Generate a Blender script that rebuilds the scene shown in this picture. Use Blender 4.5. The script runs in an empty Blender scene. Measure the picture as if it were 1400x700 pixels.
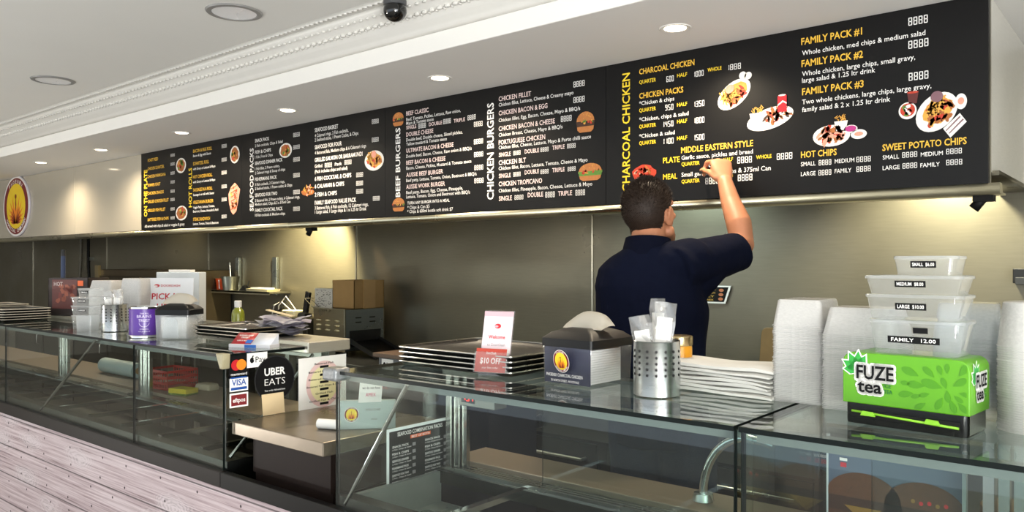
import bpy, bmesh, math, random
from mathutils import Vector, Matrix, noise
random.seed(7)
S = bpy.context.scene
COL = S.collection
R = math.radians

# ------------------------------------------------------------------ camera, light, exposure
cam_d = bpy.data.cameras.new('camera')
cam = bpy.data.objects.new('camera', cam_d); COL.objects.link(cam)
cam.location = (0, 0, 1.52)
cam.rotation_euler = (R(90), 0, R(39.837))
cam_d.sensor_width = 36.0
cam_d.lens = 36.0 * 1080 / 1400
cam_d.shift_y = 10 / 1400
cam_d.clip_start = 0.02
S.camera = cam
S.view_settings.view_transform = 'Standard'
S.view_settings.look = 'None'
S.view_settings.gamma = 1.0
S.view_settings.use_curve_mapping = False
S.view_settings.exposure = 0.12
cy = S.cycles
cy.max_bounces = 8; cy.diffuse_bounces = 4; cy.glossy_bounces = 4; cy.transmission_bounces = 6
cy.transparent_max_bounces = 40; cy.caustics_reflective = False; cy.caustics_refractive = False
cy.sample_clamp_indirect = 4.0

w = bpy.data.worlds.new('daylight'); S.world = w; w.use_nodes = True
bg = w.node_tree.nodes['Background']
bg.inputs[0].default_value = (0.80, 0.90, 1.0, 1); bg.inputs[1].default_value = 1.0

def area(name, loc, rot, sx, sy, energy, col):
    l = bpy.data.lights.new(name, 'AREA'); l.shape = 'RECTANGLE'; l.size = sx; l.size_y = sy
    l.energy = energy; l.color = col
    o = bpy.data.objects.new(name, l); COL.objects.link(o); o.location = loc; o.rotation_euler = rot
    return o
def spot(name, loc, target, energy, col, deg, blend, size=0.03):
    l = bpy.data.lights.new(name, 'SPOT'); l.energy = energy; l.color = col
    l.spot_size = R(deg); l.spot_blend = blend; l.shadow_soft_size = size
    o = bpy.data.objects.new(name, l); COL.objects.link(o); o.location = loc
    o.rotation_euler = (Vector(target) - Vector(loc)).to_track_quat('-Z', 'Y').to_euler()
    return o
# daylight: a wide opening in the right-hand wall, and the shop front behind the camera, plus added fill
def aim(o, d): o.rotation_euler = Vector(d).to_track_quat('-Z', 'Y').to_euler(); return o
aim(area('side_daylight', (2.5, -1.05, 1.25), (0, 0, 0), 3.6, 2.1, 105, (0.95, 0.98, 1.0)), (-1, 0.12, 0.12))
aim(area('added_ceiling_fill', (1.75, -1.3, 0.05), (0, 0, 0), 1.5, 3.2, 520, (1.0, 0.985, 0.95)), (-0.55, 0.10, 1))  # added upward fill at floor level to brighten the ceiling, no real source
aim(area('added_ceiling_fill', (-7.35, -2.0, 0.04), (0, 0, 0), 0.8, 0.7, 220, (1.0, 0.985, 0.95)), (0.15, -0.10, 1))  # second added ceiling fill, placed where the case glass does not mirror it
area('shopfront_daylight', (-2.6, -2.95, 1.6), (R(97), 0, 0), 7.0, 1.6, 22, (0.93, 0.97, 1.0))
DOWN_X = (-1.392, -2.605, -3.81, -5.0, -6.22, -7.4)
for x in DOWN_X:
    spot('downlight_beam', (x, 2.60, 2.36), (x, 2.62, 0), 46, (1.0, 0.83, 0.60), 150, 0.9, 0.04)
# lamps up inside the extraction hood
spot('hood_beam', (-4.85, 3.36, 1.98), (-5.10, 3.75, 1.50), 230, (1.0, 0.86, 0.50), 100, 0.6, 0.03)
spot('hood_beam', (-4.60, 3.60, 2.00), (-4.30, 3.75, 1.40), 22, (1.0, 0.62, 0.28), 16, 0.8, 0.02)
spot('hood_beam', (-0.75, 3.25, 2.05), (-0.80, 3.75, 1.45), 95, (1.0, 0.93, 0.66), 95, 0.8, 0.05)
spot('hood_beam', (-1.95, 3.25, 2.05), (-1.90, 3.75, 1.50), 30, (0.80, 1.0, 0.92), 95, 0.9, 0.05)
spot('hood_beam', (-7.0, 3.20, 2.05), (-7.2, 3.75, 1.45), 14, (1.0, 0.85, 0.5), 95, 0.9, 0.05)

# ------------------------------------------------------------------ materials
def lin(h):
    h = h.lstrip('#')
    out = []
    for i in (0, 2, 4):
        v = int(h[i:i+2], 16) / 255
        out.append(v / 12.92 if v <= 0.04045 else ((v + 0.055) / 1.055) ** 2.4)
    return tuple(out)
MATS = {}
def pm(name, hexcol, rough=0.5, metal=0.0, var=0.06, scale=12.0, bump=0.0, bscale=60.0, stretch=None, spec=0.5, emit=None, coat=0.0, trans=0.0, alpha=1.0, sss=0.0):
    if name in MATS: return MATS[name]
    m = bpy.data.materials.new(name); m.use_nodes = True
    nt = m.node_tree; N = nt.nodes; L = nt.links
    b = N['Principled BSDF']
    c = lin(hexcol)
    tc = N.new('ShaderNodeTexCoord'); mp = N.new('ShaderNodeMapping')
    L.new(tc.outputs['Object'], mp.inputs[0])
    if stretch: mp.inputs['Scale'].default_value = stretch
    nz = N.new('ShaderNodeTexNoise'); nz.inputs['Scale'].default_value = scale; nz.inputs['Detail'].default_value = 4
    L.new(mp.outputs[0], nz.inputs['Vector'])
    mx = N.new('ShaderNodeMix'); mx.data_type = 'RGBA'
    mx.inputs['A'].default_value = tuple(max(0, v * (1 - var)) for v in c) + (1,)
    mx.inputs['B'].default_value = tuple(min(1, v * (1 + var)) for v in c) + (1,)
    L.new(nz.outputs['Fac'], mx.inputs['Factor'])
    L.new(mx.outputs['Result'], b.inputs['Base Color'])
    b.inputs['Roughness'].default_value = rough; b.inputs['Metallic'].default_value = metal
    b.inputs['Specular IOR Level'].default_value = spec
    b.inputs['Coat Weight'].default_value = coat
    b.inputs['Alpha'].default_value = alpha
    if sss:
        b.inputs['Subsurface Weight'].default_value = sss
        b.inputs['Subsurface Radius'].default_value = (0.012, 0.005, 0.003); b.inputs['Subsurface Scale'].default_value = 1.0
    if emit:
        b.inputs['Emission Color'].default_value = lin(emit[0]) + (1,); b.inputs['Emission Strength'].default_value = emit[1]
    if bump:
        n2 = N.new('ShaderNodeTexNoise'); n2.inputs['Scale'].default_value = bscale; n2.inputs['Detail'].default_value = 5
        L.new(mp.outputs[0], n2.inputs['Vector'])
        bp = N.new('ShaderNodeBump'); bp.inputs['Strength'].default_value = bump; bp.inputs['Distance'].default_value = 0.01
        L.new(n2.outputs['Fac'], bp.inputs['Height']); L.new(bp.outputs[0], b.inputs['Normal'])
    MATS[name] = m
    return m
def clear_mat(name, tint, milk=0.0, milkcol=(0.9, 0.92, 0.92), ior=1.5, rough=0.0, spec=1.0):
    """thin clear sheet: see-through, with a mirror reflection that grows at grazing angles"""
    if name in MATS: return MATS[name]
    m = bpy.data.materials.new(name); m.use_nodes = True
    nt = m.node_tree; N = nt.nodes; L = nt.links; N.remove(N['Principled BSDF'])
    out = N['Material Output']
    tr = N.new('ShaderNodeBsdfTransparent'); tr.inputs[0].default_value = tuple(tint) + (1,)
    body = tr.outputs[0]
    if milk:
        nz = N.new('ShaderNodeTexNoise'); nz.inputs['Scale'].default_value = 20
        df = N.new('ShaderNodeBsdfDiffuse'); df.inputs[0].default_value = tuple(milkcol) + (1,)
        tl = N.new('ShaderNodeBsdfTranslucent'); tl.inputs[0].default_value = tuple(milkcol) + (1,)
        md = N.new('ShaderNodeMixShader'); md.inputs[0].default_value = 0.5
        L.new(df.outputs[0], md.inputs[1]); L.new(tl.outputs[0], md.inputs[2])
        mr = N.new('ShaderNodeMapRange'); mr.inputs['To Min'].default_value = milk * 0.85; mr.inputs['To Max'].default_value = min(1, milk * 1.15)
        L.new(nz.outputs['Fac'], mr.inputs['Value'])
        mm = N.new('ShaderNodeMixShader'); L.new(mr.outputs[0], mm.inputs[0]); L.new(tr.outputs[0], mm.inputs[1]); L.new(md.outputs[0], mm.inputs[2])
        body = mm.outputs[0]
    fr = N.new('ShaderNodeFresnel'); ge = N.new('ShaderNodeNewGeometry')      # same reflectance from both faces of the sheet
    ir = N.new('ShaderNodeMapRange'); ir.inputs['To Min'].default_value = ior; ir.inputs['To Max'].default_value = 1/ior
    L.new(ge.outputs['Backfacing'], ir.inputs['Value']); L.new(ir.outputs[0], fr.inputs[0])
    gl = N.new('ShaderNodeBsdfGlossy'); gl.inputs[0].default_value = (spec, spec, spec, 1); gl.inputs['Roughness'].default_value = rough
    ms = N.new('ShaderNodeMixShader'); L.new(fr.outputs[0], ms.inputs[0]); L.new(body, ms.inputs[1]); L.new(gl.outputs[0], ms.inputs[2])
    L.new(ms.outputs[0], out.inputs[0])
    MATS[name] = m
    return m
def steel_mat(name, hexcol, rough, stretch=(2, 2, 60), var=0.12, rvar=0.1, metal=1.0, stain=0.0):
    if name in MATS: return MATS[name]
    m = bpy.data.materials.new(name); m.use_nodes = True
    nt = m.node_tree; N = nt.nodes; L = nt.links; b = N['Principled BSDF']
    c = lin(hexcol)
    tc = N.new('ShaderNodeTexCoord'); mp = N.new('ShaderNodeMapping'); mp.inputs['Scale'].default_value = stretch
    L.new(tc.outputs['Object'], mp.inputs[0])
    nz = N.new('ShaderNodeTexNoise'); nz.inputs['Scale'].default_value = 8; nz.inputs['Detail'].default_value = 6
    L.new(mp.outputs[0], nz.inputs['Vector'])
    n2 = N.new('ShaderNodeTexNoise'); n2.inputs['Scale'].default_value = 2.2; n2.inputs['Detail'].default_value = 6
    L.new(tc.outputs['Object'], n2.inputs['Vector'])
    mx = N.new('ShaderNodeMix'); mx.data_type = 'RGBA'
    mx.inputs['A'].default_value = tuple(v * (1 - var) for v in c) + (1,); mx.inputs['B'].default_value = tuple(min(1, v * (1 + var)) for v in c) + (1,)
    L.new(nz.outputs['Fac'], mx.inputs['Factor']); L.new(mx.outputs['Result'], b.inputs['Base Color'])
    mr = N.new('ShaderNodeMapRange'); mr.inputs['From Min'].default_value = 0.3; mr.inputs['From Max'].default_value = 0.7
    mr.inputs['To Min'].default_value = max(0.03, rough - rvar); mr.inputs['To Max'].default_value = rough + rvar
    L.new(n2.outputs['Fac'], mr.inputs['Value']); L.new(mr.outputs[0], b.inputs['Roughness'])
    b.inputs['Metallic'].default_value = metal
    MATS[name] = m
    return m

# ------------------------------------------------------------------ mesh helpers
def B(): return bmesh.new()
def _mi(bm, f0, mi):
    for f in list(bm.faces)[f0:]: f.material_index = mi
def box(bm, x0, x1, y0, y1, z0, z1, mi=0, M=None):
    vs = [bm.verts.new(Vector(p)) for p in ((x0,y0,z0),(x1,y0,z0),(x1,y1,z0),(x0,y1,z0),(x0,y0,z1),(x1,y0,z1),(x1,y1,z1),(x0,y1,z1))]
    if M is not None:
        for v in vs: v.co = M @ v.co
    fs = []
    for q in ((0,3,2,1),(4,5,6,7),(0,1,5,4),(1,2,6,5),(2,3,7,6),(3,0,4,7)):
        f = bm.faces.new([vs[i] for i in q]); f.material_index = mi; fs.append(f)
    return fs
def rings(bm, rs, mi=0, cap0=True, cap1=True, closed=True):
    """skin a list of vertex rings"""
    VR = [[bm.verts.new(Vector(p)) for p in r] for r in rs]
    for a, b in zip(VR, VR[1:]):
        n = len(a)
        for i in range(n if closed else n - 1):
            f = bm.faces.new((a[i], a[(i+1) % n], b[(i+1) % n], b[i])); f.material_index = mi; f.smooth = True
    if cap0: f = bm.faces.new(list(reversed(VR[0]))); f.material_index = mi
    if cap1: f = bm.faces.new(VR[-1]); f.material_index = mi
    return VR
def lathe(bm, prof, n=32, c=(0,0,0), mi=0, cap0=True, cap1=True, sx=1, sy=1):
    rings(bm, [[(c[0] + r*math.cos(2*math.pi*i/n)*sx, c[1] + r*math.sin(2*math.pi*i/n)*sy, c[2] + z) for i in range(n)] for r, z in prof], mi, cap0, cap1)
def cyl(bm, p, q, r0, r1=None, n=20, mi=0):
    r1 = r0 if r1 is None else r1
    p, q = Vector(p), Vector(q); d = (q - p).normalized()
    u = d.orthogonal().normalized(); v = d.cross(u)
    rings(bm, [[P + (u*math.cos(2*math.pi*i/n) + v*math.sin(2*math.pi*i/n))*r for i in range(n)] for P, r in ((p, r0), (q, r1))], mi)
def tube(bm, pts, r, n=10, mi=0):
    pts = [Vector(p) for p in pts]
    rad = r if isinstance(r, (list, tuple)) else [r]*len(pts)
    u = None; rs = []
    for i, p in enumerate(pts):
        d = (pts[min(i+1, len(pts)-1)] - pts[max(i-1, 0)]).normalized()
        if u is None: u = d.orthogonal().normalized()
        u = (u - d*u.dot(d)).normalized(); v = d.cross(u)
        rs.append([p + (u*math.cos(2*math.pi*k/n) + v*math.sin(2*math.pi*k/n))*rad[i] for k in range(n)])
    rings(bm, rs, mi)
def limb(bm, pts, radii, n=20, flat=1.0, side=None, sub=5):
    """closed tapered tube with round ends through joints (radius per joint); flat<1 squashes across `side`"""
    pts = [Vector(p) for p in pts]; P = []; Q = []
    for i in range(len(pts)-1):
        for k in range(sub):
            t = k/sub; P.append(pts[i].lerp(pts[i+1], t)); Q.append(radii[i]*(1-t) + radii[i+1]*t)
    P.append(pts[-1]); Q.append(radii[-1])
    d0 = (P[0]-P[1]).normalized(); d1 = (P[-1]-P[-2]).normalized()
    A = [(P[0] + d0*Q[0]*math.sin(a), Q[0]*math.cos(a)) for a in (R(80), R(60), R(40), R(20))]
    Z = [(P[-1] + d1*Q[-1]*math.sin(a), Q[-1]*math.cos(a)) for a in (R(20), R(40), R(60), R(80))]
    seq = A + list(zip(P, Q)) + Z
    u = None; rs = []
    for i, (p, r) in enumerate(seq):
        d = (seq[min(i+1, len(seq)-1)][0] - seq[max(i-1, 0)][0]).normalized()
        if u is None: u = Vector(side) if side is not None else d.orthogonal()
        u = (u - d*u.dot(d)).normalized(); v = d.cross(u)
        rs.append([p + u*math.cos(2*math.pi*k/n)*r + v*math.sin(2*math.pi*k/n)*r*flat for k in range(n)])
    rings(bm, rs)
def ell(bm, c, r, M=None, n=20, m=12, mi=0):
    c = Vector(c); rs = []
    for j in range(1, m):
        a = -math.pi/2 + math.pi*j/m
        rs.append([Vector((r[0]*math.cos(a)*math.cos(2*math.pi*i/n), r[1]*math.cos(a)*math.sin(2*math.pi*i/n), r[2]*math.sin(a))) for i in range(n)])
    rs = [[c + (M @ p if M is not None else p) for p in q] for q in rs]
    rings(bm, rs, mi)
def rrect(w, d, r, n=5):
    pts = []
    for cx_, cy_, a0 in ((w/2-r, d/2-r, 0), (-w/2+r, d/2-r, 90), (-w/2+r, -d/2+r, 180), (w/2-r, -d/2+r, 270)):
        for k in range(n+1):
            a = R(a0 + 90*k/n); pts.append((cx_ + r*math.cos(a), cy_ + r*math.sin(a)))
    return pts
def rr_stack(bm, secs, mi=0, cap0=True, cap1=True, n=5):
    """secs: (z, width, depth, corner radius)"""
    rings(bm, [[(x, y, z) for x, y in rrect(w_, d_, r_, n)] for z, w_, d_, r_ in secs], mi, cap0, cap1)
def poly(bm, pts, mi=0):
    f = bm.faces.new([bm.verts.new(Vector(p)) for p in pts]); f.material_index = mi; return f
def prism(bm, pts, off, mi=0):
    a = [Vector(p) for p in pts]; off = Vector(off)
    rings(bm, [a, [p + off for p in a]], mi)
PINV = {}
def obj(name, bm, mats, parent=None, smooth=False, bev=0.0, world=False, seg=2, recalc=True):
    me = bpy.data.meshes.new(name)
    if recalc: bmesh.ops.recalc_face_normals(bm, faces=bm.faces)
    bm.to_mesh(me); bm.free()
    for m in (mats if isinstance(mats, (list, tuple)) else [mats]): me.materials.append(m)
    if smooth:
        for p in me.polygons: p.use_smooth = True
    o = bpy.data.objects.new(name, me); COL.objects.link(o)
    if parent is not None:
        o.parent = parent
        if world: o.matrix_parent_inverse = PINV[parent.name]
    if bev:
        md = o.modifiers.new('bevel', 'BEVEL'); md.width = bev; md.segments = seg; md.limit_method = 'ANGLE'; md.angle_limit = R(40)
    if smooth and hasattr(me, 'set_sharp_from_angle'):
        me.set_sharp_from_angle(angle=R(38))
    PINV[o.name] = Matrix.Identity(4) if (parent is None or world) else PINV.get(parent.name, Matrix.Identity(4))
    return o
def tag(o, label, cat, group=None, kind=None):
    o['label'] = label; o['category'] = cat
    if group: o['group'] = group
    if kind: o['kind'] = kind
    return o
def thing(name, label, cat, loc=(0,0,0), rz=0.0, group=None):
    o = bpy.data.objects.new(name, None); COL.objects.link(o)
    o.location = loc; o.rotation_euler = (0, 0, R(rz)); o.empty_display_size = 0.05
    M = Matrix.Translation(Vector(loc)) @ Matrix.Rotation(R(rz), 4, 'Z')
    PINV[o.name] = M.inverted()
    return tag(o, label, cat, group)
def struct(name, bm, m, **k):
    o = obj(name, bm, m, **k); o['kind'] = 'structure'; return o
def copy_thing(r, loc, rz=None, label=None, group=None):
    c = r.copy(); COL.objects.link(c); c.location = loc
    if rz is not None: c.rotation_euler = (0, 0, R(rz))
    if label: c['label'] = label
    if group: c['group'] = group
    for ch in list(r.children):
        d = ch.copy(); COL.objects.link(d); d.parent = c
        for g in list(ch.children):
            e = g.copy(); COL.objects.link(e); e.parent = d
    return c

# ------------------------------------------------------------------ lettering (built-in font, turned into flat letter meshes)
_TX = {}
def _glyphs(s, bold):
    k = (s, bold)
    if k in _TX: return _TX[k]
    cu = bpy.data.curves.new('t', 'FONT'); cu.body = s; cu.size = 1.0; cu.offset = bold; cu.resolution_u = 2
    o = bpy.data.objects.new('t', cu)
    me = o.to_mesh()
    V = [v.co.copy() for v in me.vertices]; F = [tuple(p.vertices) for p in me.polygons]
    o.to_mesh_clear(); bpy.data.objects.remove(o); bpy.data.curves.remove(cu)
    x0 = min((v.x for v in V), default=0); x1 = max((v.x for v in V), default=1)
    _TX[k] = (V, F, x0, max(1e-6, x1 - x0))
    return _TX[k]
CAP = 0.70
def plane(o, u, v):
    o, u, v = Vector(o), Vector(u).normalized(), Vector(v).normalized()
    return lambda a, b: o + u*a + v*b
def txt(bm, fn, s, u, v, h, w=None, bold=0.0, mi=0, align='L', vert=False, ring=0):
    V, F, x0, W = _glyphs(s, bold)
    sy = h / CAP; sx = (w / W) if w else sy
    sh = {'L': 0, 'C': -W*sx/2, 'R': -W*sx}[align]
    if ring:
        for q in range(10):
            o_ = (ring*math.cos(q*math.pi/5), ring*math.sin(q*math.pi/5))
            txt(bm, fn, s, u + o_[0], v + o_[1], h, w, bold, mi, align)
    if vert: vs = [bm.verts.new(fn(u - p.y*sy, v + (p.x - x0)*sx + sh)) for p in V]
    else: vs = [bm.verts.new(fn(u + (p.x - x0)*sx + sh, v + p.y*sy)) for p in V]
    for f in F:
        try: g = bm.faces.new([vs[i] for i in f]); g.material_index = mi
        except ValueError: pass
def quad(bm, fn, u0, u1, v0, v1, mi=0):
    return poly(bm, [fn(u0, v0), fn(u1, v0), fn(u1, v1), fn(u0, v1)], mi)
def oval(bm, fn, u, v, a, b, rot=0.0, mi=0, n=32, wob=0.0, sd=0):
    rg = random.Random(sd); ca, sa = math.cos(R(rot)), math.sin(R(rot)); P = []
    for i in range(n):
        t = 2*math.pi*i/n; k = 1 + wob*(rg.random()-0.5)*2
        x, y = a*k*math.cos(t), b*k*math.sin(t)
        P.append(fn(u + x*ca - y*sa, v + x*sa + y*ca))
    return poly(bm, P, mi)
def lift(fn, n, d):
    n = Vector(n).normalized()*d
    return lambda a, b: fn(a, b) + n
SEG = {'0':'abcdef','1':'bc','2':'abged','3':'abgcd','4':'fgbc','5':'afgcd','6':'afgedc','7':'abc','8':'abcdefg','9':'abcdfg',' ':''}
def digits(bm, fn, s, u, v, w, h, mi=0, t=0.105):
    n = len(s); cw = w / n * 0.80; pit = (w - cw) / (n - 1) if n > 1 else w
    th = h * t; g = th * 0.18
    for i, ch in enumerate(s):
        x = u + i*pit
        seg = {'a':(x+g, x+cw-g, v+h-th, v+h), 'd':(x+g, x+cw-g, v, v+th), 'g':(x+th, x+cw-th, v+h/2-th/2, v+h/2+th/2),
               'f':(x, x+th, v+h/2+g, v+h-th*0.7), 'b':(x+cw-th, x+cw, v+h/2+g, v+h-th*0.7),
               'e':(x, x+th, v+th*0.7, v+h/2-g), 'c':(x+cw-th, x+cw, v+th*0.7, v+h/2-g)}
        for k in SEG[ch]: quad(bm, fn, *seg[k], mi)
def emblem(bm, fn, nrm, c, a, b, base=0):
    """oval phoenix badge: materials base+0 white, +1 maroon, +2 yellow, +3 orange, +4 dark red"""
    f = [lift(fn, nrm, 0.0004*k) for k in range(6)]
    oval(bm, f[0], c[0], c[1], a, b, 0, base, 48)
    oval(bm, f[1], c[0], c[1], a*0.95, b*0.95, 0, base+1, 48)
    oval(bm, f[2], c[0], c[1], a*0.74, b*0.76, 0, base+2, 40)
    def leaf(ang, L_, W_, y0, mi, lv):
        P = []
        for t in (0, .2, .45, .7, 1.0): P.append((t, W_*math.sin(math.pi*min(1, t*1.05+0.03))*(1-t*0.5)))
        pts = [(x, y) for x, y in P] + [(x, -y) for x, y in reversed(P[1:-1])]
        ca, sa = math.cos(R(ang)), math.sin(R(ang))
        poly(bm, [f[lv](c[0] + a*(x*L_*ca - y*sa), c[1] + b*(y0 + x*L_*sa + y*ca)) for x, y in pts], mi)
    for k in range(5):
        for sgn in (1, -1):
            leaf(90 - sgn*(18 + 15*k), 0.95 - 0.09*k, 0.085, -0.55, base+3, 3)
            leaf(90 - sgn*(24 + 15*k), 0.62 - 0.05*k, 0.05, -0.58, base+4, 4)
    leaf(90, 0.72, 0.13, -0.6, base+3, 4)
    leaf(90, 0.55, 0.06, -0.18, base+4, 5)
    oval(bm, f[5], c[0], c[1]+b*0.33, a*0.07, b*0.08, 0, base+4, 12)
    for s, a0, a1 in (('PHOENIX', 125, 55), ('CHARCOAL CHICKEN', 215, 325)):
        for i, ch in enumerate(s):
            if ch == ' ': continue
            t = a0 + (a1-a0)*i/(len(s)-1); rr = 0.83
            px, py = c[0] + a*rr*math.cos(R(t)), c[1] + b*rr*math.sin(R(t))
            rot = R(t - 90) if a0 < 180 else R(t + 90)
            ff = f[3]
            g = (lambda px, py, rot: (lambda x, y: ff(px + x*math.cos(rot) - y*math.sin(rot), py + x*math.sin(rot) + y*math.cos(rot))))(px, py, rot)
            h = b*0.12
            txt(bm, g, ch, 0, -h/2, h, a*0.10, 0.02, base, 'C')

# ------------------------------------------------------------------ common materials
WHITE = pm('white_print', '#F2F0EC', 0.5, var=0.02)
PAPER = pm('white_paper', '#EDEBE6', 0.75, var=0.03)
BLACKP = pm('black_plastic', '#121314', 0.35, var=0.1)
BLACKM = pm('black_matte', '#0C0C0D', 0.6, var=0.1, spec=0.2)
STEEL = steel_mat('brushed_steel', '#B9BBB6', 0.28)
STEELD = steel_mat('dull_steel', '#8E9089', 0.38)
CHROME = steel_mat('polished_steel', '#D8DADA', 0.12, rvar=0.05)
GLASS = clear_mat('counter_glass', (0.93, 0.965, 0.95), ior=1.45)
GLASSE = pm('glass_edge', '#060D0B', 0.35, var=0.05, spec=0.25)
CLEAR = clear_mat('clear_plastic', (0.97, 0.98, 0.98), milk=0.20, ior=1.45)
FROST = clear_mat('frosted_plastic', (0.97, 0.98, 0.98), milk=0.30, milkcol=(0.88, 0.91, 0.92), ior=1.4, rough=0.12)
TUB = clear_mat('white_tub_plastic', (0.95, 0.95, 0.95), milk=0.86, milkcol=(0.90, 0.89, 0.87), ior=1.35, rough=0.25)
RED = pm('red_print', '#C8202A', 0.5, var=0.05)
YEL = pm('yellow_print', '#F2D02A', 0.5, var=0.04)
GOLD = pm('gold_print', '#E9B93C', 0.5, var=0.06)
PINK = pm('pinkish_print', '#F0D9D4', 0.5, var=0.04)
MAROON = pm('maroon_print', '#7A1F24', 0.5, var=0.05)
ORANGE = pm('orange_print', '#EE8A22', 0.5, var=0.06)
DKRED = pm('dark_red_print', '#9A3A12', 0.5, var=0.06)
NAVYP = pm('navy_print', '#1A2250', 0.45, var=0.06)
CARD = pm('brown_cardboard', '#A3814F', 0.8, var=0.1, scale=20)
BEIGE = pm('beige_laminate', '#78695A', 0.4, var=0.08)
EMB = [WHITE, MAROON, YEL, ORANGE, DKRED]
GREYP = pm('grey_print', '#8C8C8C', 0.5)

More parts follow.
